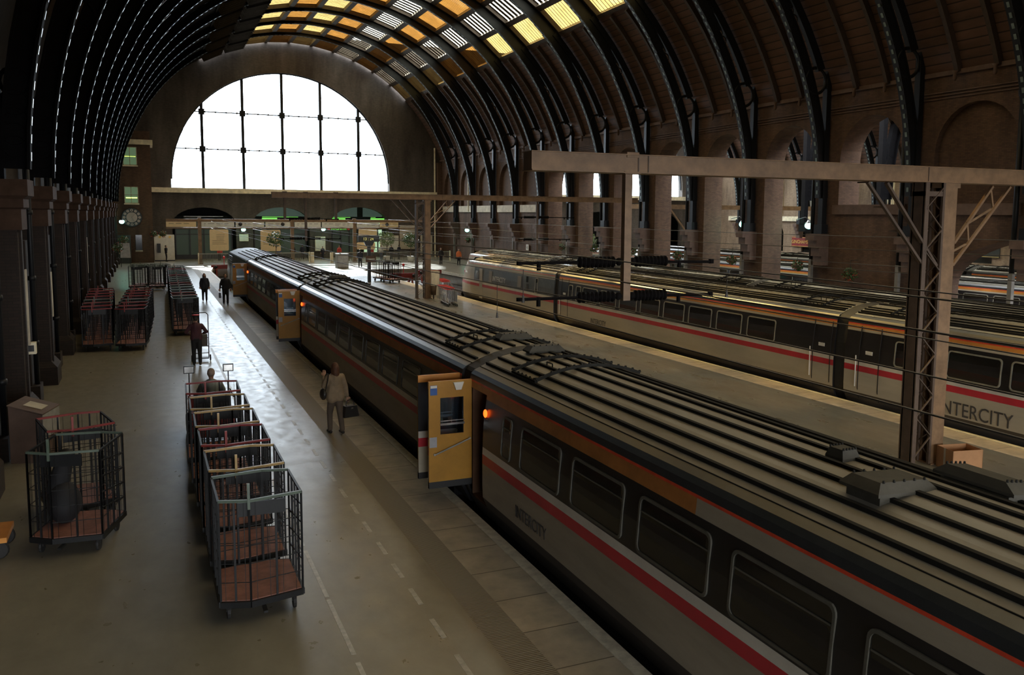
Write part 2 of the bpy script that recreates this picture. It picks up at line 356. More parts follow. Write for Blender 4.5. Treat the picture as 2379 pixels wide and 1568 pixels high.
# ceilings: boarded vaults with glazed ranges
def vault(name, cx, cz, R, lo, hi, g0, g1, y1=YE, first=0):
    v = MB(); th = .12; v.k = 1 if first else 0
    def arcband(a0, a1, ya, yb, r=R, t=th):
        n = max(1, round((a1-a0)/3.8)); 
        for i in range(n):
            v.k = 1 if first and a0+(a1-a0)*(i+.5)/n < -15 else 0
            p, q = [math.radians(a0+(a1-a0)*j/n) for j in (i, i+1)]
            vs = [(rr_*math.sin(t_), y, rr_*math.cos(t_)) for y in (ya,yb) for t_ in (p,q) for rr_ in (r,r+t)]
            v.add(vs, [(0,4,6,2),(1,3,7,5),(0,1,5,4),(2,6,7,3),(0,2,3,1),(4,5,7,6)])
    arcband(lo, g0, Y0, y1); v.k = 0; arcband(g1, hi, Y0, y1)
    n = round((g1-g0)/7.5)
    st = (g1-g0)/n
    for i in range(n+1):
        a = g0+st*i
        if 0 < i < n: arcband(a-.5, a+.5, Y0, y1)
    ys = [Y0] + [y for y in YR] + [y1]
    for y in YR: arcband(g0, g1, y-.3, y+.3)
    arcband(g0, g1, Y0, YR[0]-5.6)
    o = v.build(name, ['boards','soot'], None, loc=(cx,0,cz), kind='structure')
    return n, st
NV, ST = vault('ceiling', 15.5, 5.3, 19.3, -81, 71, -30, 45, first=1)  # leftmost glazed rows are added to give overhead light on the platform
vault('ceiling', 56.2, 5.3, 19.3, -73, 73, -38, 38)
# roof window panes, one per bay and range
def pane_mesh(a0, a1, w_, kind):
    r = 19.5; p, q = math.radians(a0), math.radians(a1); g = MB()
    P = [(r*math.sin(t), y, r*math.cos(t)) for t in (p,q) for y in (0,w_)]
    g.add([P[0],P[1],P[3],P[2]], [(0,1,2,3)])
    fr = MB(); nb, bw = {'glass_pane': (8,.43), 'glass_amber': (18,.035), 'glass_dirty': (18,.035), 'glass_yellow': (13,.05)}[kind]
    for i in range(nb+1):
        y = w_*i/nb; ww = bw if 0 < i < nb else max(bw,.12)
        fr.bar((r*math.sin(p),y,r*math.cos(p)), ((r)*math.sin(q),y,(r)*math.cos(q)), ww, .012, up=(math.sin((p+q)/2),0,math.cos((p+q)/2)))
    for t in (p, q): fr.bar((r*math.sin(t),0,r*math.cos(t)), (r*math.sin(t),w_,r*math.cos(t)), .12, .09)
    # upstand boards round the opening
    lo_, hi_ = 19.2, 19.56; e = .0032
    def quadbox(ta, tb, ya, yb): fr.add([(r_*math.sin(t), y, r_*math.cos(t)) for t in (ta,tb) for y in (ya,yb) for r_ in (lo_,hi_)], [(0,1,3,2),(4,6,7,5),(0,4,5,1),(2,3,7,6),(0,2,6,4),(1,5,7,3)])
    quadbox(p-.012, p+e, -.08, w_+.08); quadbox(q-e, q+.012, -.08, w_+.08); quadbox(p, q, -.08, .06); quadbox(p, q, w_-.06, w_+.08)
    if a1 < -14:
        # added deep boards that hide the left-hand panes from view yet pass light
        for j in range(6):
            y = .35+j*.95; fr.add([(r_*math.sin(t), y+d, r_*math.cos(t)) for t in (p,q) for d in (0,.04) for r_ in (18.75,19.5)], [(0,1,3,2),(4,6,7,5),(0,4,5,1),(2,3,7,6),(0,2,6,4),(1,5,7,3)])
    return g, fr
PC = {}; nwin = 1
rr = random.Random(11)
W_ = 5.5
for (cx, g0, n, st) in ((15.5,-30,NV,ST), (56.2,-38,10,7.6)):
    for i in range(n):
        a0, a1 = g0+st*i+.5, g0+st*(i+1)-.5; key = (cx, i)
        fromright = n-1-i
        kind = ('glass_pane' if i % 2 else 'glass_yellow') if (cx < 20 and i < 2) else ('glass_pane' if i % 4 else 'glass_yellow') if cx > 50 else {0:'glass_yellow',1:'glass_pane',2:'glass_amber',3:'glass_pane',4:'glass_amber'}.get(fromright, 'glass_amber' if i % 2 else 'glass_yellow')
        g, fr = pane_mesh(a0, a1, W_, kind)
        proto = None
        ys = [YR[0]-5.65] + [y+.3 for y in YR[:-1]]
        if cx > 50: ys = ys[4:-1]
        for y in ys:
            if proto is None:
                proto = g.build('window_%d' % nwin, kind, None, kind='structure'); fo = fr.build('glazing_bars', 'soot' if a1 < -14 and cx < 20 else 'rafter', proto)
                o = proto
            else:
                o = proto.copy(); C.objects.link(o); o.name = 'window_%d' % nwin
                c = fo.copy(); C.objects.link(c); c.parent = o
                if fromright == 0 and 80 > y > 72:
                    o.material_slots[0].link = 'OBJECT'; o.material_slots[0].material = M['glass_amber']
            o.location = (cx, y, 5.3); nwin += 1
# end walls with the great semicircular windows
def endwall(name, cx, xa, xb, arches, mat_='brick_end'):
    w = MB(); r = 12.25; zs = 8.95; zb = 8.0; top = 25.6; y0, y1 = YE, YE+1.0
    a = [(cx + r*math.cos(PI*i/40), zs + r*math.sin(PI*i/40)) for i in range(41)]
    w.box((xa,y0,zb),(cx-r,y1,zs)); w.box((cx+r,y0,zb),(xb,y1,zs))
    w.box((xa,y0,zs),(cx-r,y1,top)); w.box((cx+r,y0,zs),(xb,y1,top))
    for p, q in zip(a, a[1:]):
        vs = [(p[0],y,p[1]) for y in (y0,y1)] + [(q[0],y,q[1]) for y in (y0,y1)] + [(p[0],y,top) for y in (y0,y1)] + [(q[0],y,top) for y in (y0,y1)]
        w.add(vs, [(0,2,3,1),(0,4,6,2),(1,3,7,5),(4,5,7,6)])
    # lower wall with segmental arches (xc, half width, z spring, rise)
    x = xa
    for xc, hw, z1, rise in arches:
        w.box((x,y0,-1.3),(xc-hw,y1,zb)); n = 12
        pp = [(xc + hw*math.cos(PI*i/n), z1 + rise*math.sin(PI*i/n)) for i in range(n+1)]
        for p, q in zip(pp, pp[1:]):
            vs = [(p[0],y,p[1]) for y in (y0,y1)] + [(q[0],y,q[1]) for y in (y0,y1)] + [(p[0],y,zb) for y in (y0,y1)] + [(q[0],y,zb) for y in (y0,y1)]
            w.add(vs, [(0,2,3,1),(0,4,6,2),(1,3,7,5),(4,5,7,6)])
        x = xc+hw
    w.box((x,y0,-1.3),(xb,y1,zb))
    S(w, name, mat_)
    g = MB(); yy = YE+.55
    pts = [(cx + r*math.cos(PI*i/40), yy, zs + r*math.sin(PI*i/40)) for i in range(41)] + [(cx-r,yy,zb),(cx+r,yy,zb)]
    g.add(pts, [tuple(range(len(pts)))]); gl = S(g, 'window_%s' % ('900' if cx < 20 else '901'), 'glass_clear')
    m = MB(); m.k = 0
    for x in [cx-8.9, cx-4.55, cx-.2, cx+4.15, cx+8.6]:
        h = zs + math.sqrt(max(0, r*r-(x-cx)**2)); m.cb((x,YE+.5,(zb+h)/2), (.30,.4,h-zb))
        for z in (12.35,16.45):
            if z < h-.5: m.cb((x,YE+.45,z), (.62,.45,.62))
    for z in (12.35,16.45):
        hw = math.sqrt(r*r-(z-zs)**2); m.cb((cx,YE+.5,z), (2*hw,.3,.09))
        k = int(hw*2/1.1)
        for i in range(k+1): m.cb((cx-hw+2*hw*i/k,YE+.5,z), (.16,.32,.16))
    for i in range(40):
        p, q = pts[i], pts[i+1]; m.bar((p[0],YE+.4,p[2]), (q[0],YE+.4,q[2]), .25, .2)
    m.build('window_frame', 'iron_black', gl)
    l = MB(); l.box((cx-14.4 if cx < 20 else xa,YE-.45,7.45),(xb-.4,YE,7.98)); S(l, 'trim_6', 'cream')
endwall('wall_far', 14.85, XL-.6, XW2, [(5.9,3.35,4.0,1.85),(14.3,3.2,4.1,1.85),(23.4,3.4,4.2,1.85)])
endwall('wall_far', 57.0, XW2, 76.4, [(46,3.3,4.0,1.8),(56,3.3,4.0,1.8),(66,3.3,4.0,1.8)])
# pilaster at the end of the right-hand wall
w = MB(); w.box((33.0,YE-.7,0),(33.6,YE,11.6)); S(w, 'wall_right', 'brick')
# concourse hall beyond the arches
c = MB(); c.box((XL,118,-1),(76,118.4,8)); c.box((XL,YE+1,7.0),(76,118,7.3)); c.box((XL-.4,YE,-1),(XL,118,8)); c.box((76,YE,-1),(76.4,118,8)); S(c, 'wall_concourse', 'concourse_dark')
c = MB(); c.box((XL,YE,-.6),(76,118,0)); S(c, 'floor', 'asphalt')
# outer ground
g = MB(); g.box((-160,-160,-1.9),(200,260,-1.7)); S(g, 'ground', 'ballast')
# far right facade of the second shed
w = MB(); X3 = 75.0
for i in range(12):
    yc = 30 + i*6.1
    panel(w, X3, X3+.6, yc-3.05, yc+3.05, -1, 5.2, (yc,1.35,3.0,.9)); 
    for zz0, zz1 in ((5.2,11.9),): 
        w.box((X3,yc-3.05,zz0),(X3+.6,yc-.75,zz1)); w.box((X3,yc+.75,zz0),(X3+.6,yc+3.05,zz1)); w.box((X3,yc-.75,zz0),(X3+.6,yc+.75,6.2)); w.box((X3,yc-.75,9.6),(X3+.6,yc+.75,zz1))
w.box((X3,Y0,-1),(X3+.6,26.95,11.9)); w.box((X3,30+11*6.1+3.05,-1),(X3+.6,YE,11.9)); S(w, 'wall_right', 'brick_pale')
s = MB(); s.box((X3-.3,26,4.75),(X3,101,5.35)); s.box((X3-.2,26,11.2),(X3,101,11.9))
for i in range(12):
    yc = 30 + i*6.1
    for d in (-1.0,-.75,.75,1.0): s.box((X3-.12,yc+d-.07,5.6),(X3,yc+d+.07,10))
S(s, 'trim_7', 'cream')
dk = MB(); dk.box((X3+.7,26,-1),(X3+.9,101,12)); S(dk, 'wall_outer', 'concourse_dark')
for i in range(12):
    yc = 30 + i*6.1; g = MB(); g.box((X3+.2,yc-.75,6.2),(X3+.22,yc+.75,9.6)); o = S(g, 'window_%d' % (910+i), 'window_glass')
    fm = MB(); fm.box((X3+.1,yc-.04,6.2),(X3+.2,yc+.04,9.6)); fm.box((X3+.1,yc-.75,7.9),(X3+.2,yc+.75,7.98)); fm.build('glazing_bars', 'cream', o)
    g = MB(); g.box((X3+.2,yc-1.35,.9),(X3+.22,yc+1.35,4.3)); o = S(g, 'window_%d' % (930+i), 'window_glass')

# ---------------------------------------------------------------- left piers
def pier(y, label):
    t = thing('brick_pier', label, 'pier', (0,y,0), 0, 'brick piers along the left wall')
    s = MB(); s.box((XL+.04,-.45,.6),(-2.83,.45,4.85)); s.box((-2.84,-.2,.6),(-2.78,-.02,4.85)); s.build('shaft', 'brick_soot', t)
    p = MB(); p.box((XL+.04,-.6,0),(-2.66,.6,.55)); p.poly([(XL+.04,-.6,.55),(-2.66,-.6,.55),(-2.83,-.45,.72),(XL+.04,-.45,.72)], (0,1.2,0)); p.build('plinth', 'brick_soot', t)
    c = MB(); c.box((XL+.04,-.5,4.85),(-2.72,.5,5.36)); c.box((XL+.04,-.55,5.38),(-2.66,.55,5.58)); c.box((XL+.04,-.62,5.66),(-2.55,.62,6.04))
    c.poly([(-2.72,-.5,5.34),(-2.66,-.55,5.38),(XL+.04,-.55,5.38),(XL+.04,-.5,5.34)], (0,1.05,0)); c.poly([(-2.66,-.55,5.58),(-2.55,-.6,5.66),(XL+.04,-.6,5.66),(XL+.04,-.55,5.58)], (0,1.15,0))
    c.build('capital', 'stone_soot', t)
    return t
LP = [y-.25 for y in YR if y > 6]
p0 = None
for i, y in enumerate(LP[::-1]):
    lab = 'brick pier with stepped stone capital on the left wall, %s from the clock tower' % ORD[i]
    p0_ = pier(y, lab) if p0 is None else dup(p0, (0,y,0), 0, lab)
    p0 = p0 or p0_
def strip(y, label):
    t = thing('drain_pipe', label, 'pipe', (0,y,0), 0, 'pilasters and pipes between the left piers')
    s = MB(); s.box((XL+.04,-.28,0),(-3.05,.28,4.5)); s.box((XL+.04,-.38,0),(-2.85,.38,.5)); s.build('backing_strip', 'brick_soot', t)
    s = MB(); s.bar((-2.95,0,.5),(-2.95,0,9), .07, n=8); 
    for z in (1.6,3.4,5.2,7.2): s.lathe([(.1,0),(.1,.12)], (-2.95,0,z), 8)
    s.build('pipe', 'iron_black', t, True); return t
q0 = None; mids = [y+3.05 for y in LP if y < 90]
for i, y in enumerate(mids[::-1]):
    lab = 'dark rainwater pipe on brick strip between left piers, %s from the clock tower' % ORD[i]
    q = strip(y, lab) if q0 is None else dup(q0, (0,y,0), 0, lab); q0 = q0 or q

# ---------------------------------------------------------------- roof ribs
def rib_parts(cx, cz, R, hs, spring_z):
    # arch I section
    a = MB(); st = MB(); n = 56
    def DD(t):
        px, pz = cx-15.5-(cx-15.2)+(R)*math.sin(t), .7+R*math.cos(t); c_ = px*math.sin(t)+pz*math.cos(t); g = math.sqrt(19.2**2-(px*px+pz*pz-c_*c_))-c_
        u = min(1, max(0, (abs(math.degrees(t))-46)/12)); return max(.3, g*(1-u)+.55*u)
    def RI(t): return R+.45*max(0,1-(abs(math.degrees(t))/62)**2)
    for i in range(n):
        t0, t1 = [math.radians(-89 + 178*j/n) for j in (i, i+1)]
        a.k = 0 if i > 26 else 1; tm = (t0+t1)/2; RR = RI(tm); D = DD(tm)-(RR-R)
        for r, th, w in ((RR,.07,.34),(RR+D,.07,.26)):
            vs = [((r+e)*math.sin(t), y, (r+e)*math.cos(t)) for t in (t0,t1) for y in (-w/2,w/2) for e in (0,th)]
            a.add(vs, [(0,1,3,2),(4,6,7,5),(0,2,6,4),(1,5,7,3),(0,4,5,1),(2,3,7,6)])
        vs = [((RR+e)*math.sin(t), y, (RR+e)*math.cos(t)) for t in (t0,t1) for y in (-.04,.04) for e in (.07,D)]
        a.add(vs, [(0,2,6,4),(1,5,7,3),(0,4,5,1),(2,3,7,6)])
    m = 128
    for i in range(m):
        t = math.radians(-88 + 176*i/(m-1)); c, s_ = math.cos(t), math.sin(t)
        for sy in (0,):
            Rt = RI(t); p = [((Rt-.02)*math.sin(t+d), y, (Rt-.02)*math.cos(t+d)) for d in (-.006,.006) for y in (sy-.06,sy+.06)]
            q = [((Rt+.02)*math.sin(t+d), y, (Rt+.02)*math.cos(t+d)) for d in (-.006,.006) for y in (sy-.06,sy+.06)]
            st.add(p+q, [(0,1,3,2),(4,6,7,5),(0,4,5,1),(2,3,7,6),(0,2,6,4),(1,5,7,3)])
    return a, st
def make_rib(label, R=17.75, cx=15.2, cz=6.0):
    t = thing('roof_rib', label, 'roof rib', (cx,0,cz), 0, 'arched iron ribs of the great roof')
    a, st = rib_parts(cx, cz, R, 18, 6); ar = a.build('arch', ['iron_black','iron_soot'], t); st.build('stud_row', 'iron_stud', ar, kind='stuff')
    for s in (-1, 1):
        xw = (XL-cx+.1) if s < 0 else (XW-cx-.1)
        p = MB(); p.box((min(xw,xw-s*.3),-.16,-1.2),(max(xw,xw-s*.3),.16,7.2)); p.box((min(xw,xw-s*.42),-.3,-1.6),(max(xw,xw-s*.42),.3,-1.1)); p.build('post', 'iron_black' if s > 0 else 'iron_soot', t)
        k = MB(); k.ring((s*17.35,0,6.45), .66, .085, 'y', 26, 6); k.build('ring', 'iron_black' if s > 0 else 'iron_soot', t, True)
        # little descending circles between arch and post
        h = MB()
        for j, z in enumerate((2.4,1.9,1.5,1.15,.85)):
            xi = math.sqrt(max(.1,(R+.1)**2 - z*z)); gap = abs(xw)-.3-xi; rr_ = max(.06, gap/2+.02); h.ring((s*(xi+gap/2),0,z), rr_, .05, 'y', 14, 4)
        h.build('spandrel_circles', 'iron_black' if s > 0 else 'iron_soot', t)
        oc = MB(); n_ = 12
        for i in range(n_):
            t0, t1 = [math.radians(44+22*j/n_) for j in (i,i+1)]; vs = [(s*(r*math.sin(u))+.3, y, r*math.cos(u)-.7) for u in (t0,t1) for y in (-.12,.12) for r in (18.80-.15*(u-.66),19.2)]
            oc.add(vs, [(0,1,3,2),(4,6,7,5),(0,2,6,4),(1,5,7,3),(0,4,5,1),(2,3,7,6)])
        oc.build('outer_chord', 'iron_black' if s > 0 else 'iron_soot', t)
        if s > 0:
            dt = MB()
            for i in range(5): u = math.radians(53+1.5*i); dt.ring((18.35*math.sin(u),0,18.35*math.cos(u)), .12+.03*i, .04, 'y', 12, 4)
            dt.build('spandrel_rings', 'iron_black', t)
        if s > 0:
            b = MB(); z = -1.6
            for d, h_ in ((.95,.35),(.75,.4),(.55,.45),(.38,.5)):
                b.box((xw-d,-.32,z-h_),(xw+.1,.32,z)); z -= h_
            b.build('bracket', 'stone_dark', t)
    return t
r0 = None
for i, y in enumerate(YR[::-1][1:]):
    lab = 'black iron roof rib with studded underside, %s from the great end window' % ORD[i]
    r = make_rib(lab) if r0 is None else dup(r0, (15.2,y,6.0), 0, lab)
    r0 = r0 or r
    if r is r0: r.location = (15.2,y,6.0)
r1 = None
for i, y in enumerate(YR[::-1][1:13]):
    lab = 'iron roof rib of the further shed seen through the arches, %s from its end window' % ORD[i]
    r1_ = dup(r0, (56.2-.3,y,6.0), 0, lab, 'iron ribs of the further shed')
# rafters between the ribs
def rafter_mb(R, lo, hi):
    a = MB(); n = 50
    for i in range(n):
        t0, t1 = [math.radians(lo + (hi-lo)*j/n) for j in (i, i+1)]
        vs = [(r*math.sin(t), y, r*math.cos(t)) for t in (t0,t1) for y in (-.11,.11) for r in (R-.3,R)]
        a.add(vs, [(0,1,3,2),(4,6,7,5),(0,2,6,4),(1,5,7,3),(0,4,5,1),(2,3,7,6)])
    return a
ra_ = None; i = 0
for k in range(len(YR)-2, 1, -1):
    for d in (4.07, 2.03):
        y = YR[k]+d; lab = 'curved timber rafter, %s bay from the end window, %s of its pair' % (ORD[len(YR)-2-k], 'farther' if d > 3 else 'nearer')
        if ra_ is None:
            ra_ = thing('roof_rafter', lab, 'rafter', (15.5,y,5.3), 0, 'timber rafters between the iron ribs')
            rafter_mb(19.28, 45.5, 70).build('right_timber', 'rafter', ra_); rafter_mb(19.28, -71, -45.5).build('left_timber', 'rafter', ra_)
            q = MB(); q.lathe([(.03,-.45),(.09,-.35),(.07,-.1),(.14,0)], (17.75,0,6.55), 8); q.build('pendant', 'stone_dark', ra_, True)
        else: dup(ra_, (15.5,y,5.3), 0, lab)
rb_ = None
for k in range(10, 16):
    lab = 'curved rafter of the further shed, %s bay from its end window' % ORD[17-k]
    if rb_ is None:
        rb_ = thing('roof_rafter', lab, 'rafter', (56.2,YR[k]+3,5.3), 0, 'rafters of the further shed')
        rafter_mb(19.28, 38.5, 72).build('timber', 'rafter', rb_)
    else: dup(rb_, (56.2,YR[k]+3,5.3), 0, lab)
# unseen solid screens, added to cut daylight from the open ends of both sheds
w = MB(); w.box((XL-.6,Y0-.4,7.2),(36,Y0,25.5)); w.box((36,Y0-.4,3.5),(78,Y0,25.5)); w.box((76.5,Y0,-1),(77,YE,14)); S(w, 'wall_light_screen', 'boards')

# rainwater pipes and brick pilasters on the arcade
rp = None
for i, y in enumerate([y for y in YR[::-1][1:] if y > 24]):
    lab = 'dark rainwater pipe with pale lower sleeve on the arcade, %s from the end wall' % ORD[i]
    if rp is None:
        rp = thing('drain_pipe', lab, 'pipe', (XW-.25,y+.72,0), 0, 'rainwater pipes on the arcade')
        b = MB(); b.bar((0,0,3.0), (0,0,10.3), .11, n=8); b.lathe([(.13,0),(.20,.4)], (0,0,10.2), 8); b.build('pipe', 'iron_black', rp, True)
        b = MB(); b.box((-.09,-.1,.0),(.09,.1,3.0)); b.build('sleeve', 'bin_grey', rp)
    else: dup(rp, (XW-.25,y+.72,0), 0, lab)
# ---------------------------------------------------------------- trains
# half profile of a coach: (distance from centre, height above platform, material of the band up to the next point)
def prof(livery):
    lo = [(1.15,-.25,9),(1.33,.08,9),(1.41,.28,0),(1.42,.50,0),(1.42,.90,1),(1.42,1.07,2),(1.415,1.20,3),(1.40,1.60,3),(1.345,2.05,4),(1.335,2.12,5),(1.325,2.235,6),(1.32,2.27,7),(1.30,2.36,7),(1.24,2.42,7),(1.12,2.475,8)]
    return lo + [(.95,2.55,8),(.65,2.655,8),(.3,2.725,8),(0,2.745,8)]
def side_dx(z):
    P = prof(0)
    for (a, z0, _), (b, z1, _) in zip(P, P[1:]):
        if z0 <= z <= z1: return a + (b-a)*(z-z0)/(z1-z0)
    return P[0][0]
def rrect(y0, y1, z0, z1, r, n=4):
    o = []
    for (cy, cz, a0) in ((y1-r,z1-r,0),(y0+r,z1-r,90),(y0+r,z0+r,180),(y1-r,z0+r,270)):
        for i in range(n+1):
            a = math.radians(a0+90*i/n); o.append((cy+r*math.cos(a), cz+r*math.sin(a)))
    return o
WM = {}
def window_parts(t, s, y0, y1, z0=1.30, z1=1.97, name='window', vent=True):
    key = (s, round(y1-y0, 2), z0, z1, vent); fm = 'window_frame_dull' if vent else 'window_frame'
    if key not in WM:
        L = y1-y0; outer = rrect(0, L, z0, z1, .10); inner = rrect(.035, L-.035, z0+.035, z1-.035, .075); n = len(outer)
        X = lambda z, e: s*(side_dx(z)+e)
        f = MB(); vs = [(X(z,.0),y,z) for y, z in outer] + [(X(z,.022),y,z) for y, z in outer] + [(X(z,.022),y,z) for y, z in inner] + [(X(z,.006),y,z) for y, z in inner]
        fs = []
        for k in range(3): fs += [(k*n+i, k*n+(i+1) % n, (k+1)*n+(i+1) % n, (k+1)*n+i) for i in range(n)]
        f.add(vs, fs)
        g = MB(); g.add([(X(z,.008),y,z) for y, z in inner] + [(X(z,-.02),y,z) for y, z in inner], [tuple(range(n)), tuple(range(n,2*n))[::-1]] + [(i, (i+1) % n, n+(i+1) % n, n+i) for i in range(n)])
        if vent:
            zz = z1-.2; g2 = MB().box((min(X(zz,.0),X(zz,.014)), .05, zz), (max(X(zz,.0),X(zz,.014)), L-.05, zz+.018))
        fo = f.build(name, fm, t); go = g.build('pane', 'window_glass', fo)
        v = g2.build('vent_bar', fm, fo) if vent else None
        WM[key] = (fo, go, v); fo.location = (0,y0,0); return fo
    fo, go, v = WM[key]; r = fo.copy(); C.objects.link(r); r.parent = t; r.location = (0,y0,0)
    for c in (go, v):
        if c: q = c.copy(); C.objects.link(q); q.parent = r
    return r
MATS = ['body_beige','body_red','body_white','body_black','body_beige','band_orange','line_red','cove_black','roof_grey','body_under_shade','body_beige']
def shell(L, mats, holes=(), y_or=None, nose=0, low=0):
    # holes: (side, y0, y1) doorway gaps
    P = prof(0); mb = MB(); ys = sorted(set([0, L] + [h[1] for h in holes] + [h[2] for h in holes] + ([y_or] if y_or else [])))
    pts = [(-a, z, m) for a, z, m in P] + [(a, z, m) for a, z, m in P[::-1][1:]]
    n = len(pts)
    def bandmat(i):
        return pts[i][2] if i < n//2 else pts[i+1][2]
    for ya, yb in zip(ys, ys[1:]):
        for i in range(n-1):
            (xa, za, _), (xb, zb, _) = pts[i], pts[i+1]; s = -1 if i < n//2 else 1
            if any(h[0] == s and h[1] <= ya and yb <= h[2] and .05 < min(za,zb) and max(za,zb) < 2.2 for h in holes): continue
            k = bandmat(i)
            if k in (4,5) and y_or is not None and ya < y_or: k = 10
            mb.add([(xa,ya,za),(xb,ya,zb),(xb,yb,zb),(xa,yb,za)], [(0,1,2,3)], k)
    for y in (0, L): mb.add([(x,y,z) for x, z, _ in pts], [tuple(range(n))], 3)
    mb.add([(pts[0][0],0,pts[0][1]),(pts[-1][0],0,pts[-1][1]),(pts[-1][0],L,pts[-1][1]),(pts[0][0],L,pts[0][1])], [(0,1,2,3)], 3)
    return mb
def roof_ribs_mb(L, y0=0, dxs=None):
    r = MB()
    for dx in dxs or (-1.0,-.76,-.5,-.22,.06,.34,.6,.84,1.04):
        # height of roof at dx
        P = [(a,z) for a, z, _ in prof(0)][::-1]; ad = abs(dx)
        for (a0,z0),(a1,z1) in zip(P, P[1:]):
            if a0 <= ad <= a1: z = z0+(z1-z0)*(ad-a0)/(a1-a0)
        r.box((dx-.028,y0,z-.02),(dx+.028,L,z+.035))
    return r
def hatch_frame(t, y0, y1, s=1):
    m = MB()
    arc = [(x, 2.50+.262*(1-(x/1.15)**2)) for x in [-.98+.14*i for i in range(15)]]
    for y in (y0, y1):
        for (a, za), (b, zb) in zip(arc, arc[1:]): m.bar((a,y,za+.03), (b,y,zb+.03), .05, .05)
        for a, za in arc[::1]: m.lathe([(.03,.04),(.02,.075)], (a,y,za), 6)
    m.bar((-.98,y0,2.575), (-.98,y1,2.575), .05, .05)
    for i in range(6): m.lathe([(.02,.04),(.015,.07)], (-.98,y0+(y1-y0)*(i+.5)/6,2.56), 6)
    h = (y0+y1)/2; m.path([(-.5,h-.1,2.68),(-.5,h-.1,2.78),(-.5,h+.12,2.78),(-.5,h+.12,2.68)], .012, n=5)
    m.build('roof_hatch', 'roof_rib', t)
def roof_vent(t, x, y, w, l, z=2.72, lean=0):
    m = MB(); h = .09
    m.box((x-w*.42,y-l*.42,z-.08), (x+w*.42,y+l*.42,z+.04))
    a = [(x-w/2,y-l/2),(x+w/2,y-l/2),(x+w/2,y+l/2),(x-w/2,y+l/2)]; b = [(x-w*.38,y-l*.36),(x+w*.38,y-l*.36),(x+w*.38,y+l*.36),(x-w*.38,y+l*.36)]
    m.add([(p[0],p[1],z+.04-lean*(p[0]-x)) for p in a] + [(p[0],p[1],z+.07-lean*(p[0]-x)) for p in a] + [(p[0],p[1],z+.07+h-lean*(p[0]-x)) for p in b],
        [(3,2,1,0),(0,1,5,4),(1,2,6,5),(2,3,7,6),(3,0,4,7),(4,5,9,8),(5,6,10,9),(6,7,11,10),(7,4,8,11),(8,9,10,11)])
    o = m.build('roof_vent', 'vent_metal', t)
    st = MB()
    for i in range(5):
        for yy in (y-l*.37, y+l*.37): st.lathe([(.014,0),(.01,.025)], (x-w*.34+w*.17*i, yy, z+.07+h-.004-lean*(-w*.34+w*.17*i)), 6)
    st.build('bolt_row', 'roof_rib', o)
def bogie(t, y):
    b = MB()
    for s in (-1,1):
        b.box((s*.95-.06,y-1.5,-.72),(s*.95+.06,y+1.5,-.5)); 
    b.box((-.95,y-.2,-.7),(.95,y+.2,-.45)); bo = b.build('bogie', 'black_paint', t)
    for yy in (y-1.1, y+1.1):
        w = MB(); w.lathe([(.42,-.80),(.42,-.66)], (0,yy,-.49), 18, ax='x'); w.lathe([(.42,.66),(.42,.80)], (0,yy,-.49), 18, ax='x'); w.lathe([(.07,-.8),(.07,.8)], (0,yy,-.49), 8, ax='x')
        w.build('wheel_set', 'rail_steel', bo, True)
def underframe(t, L):
    u = MB(); u.box((-1.15,1,-.45),(1.15,L-1,-.2)); u.box((-1.2,7.2,-.75),(1.2,9.4,-.4)); u.box((-1.15,10.2,-.7),(1.15,12.4,-.4)); u.build('underframe', 'black_paint', t)
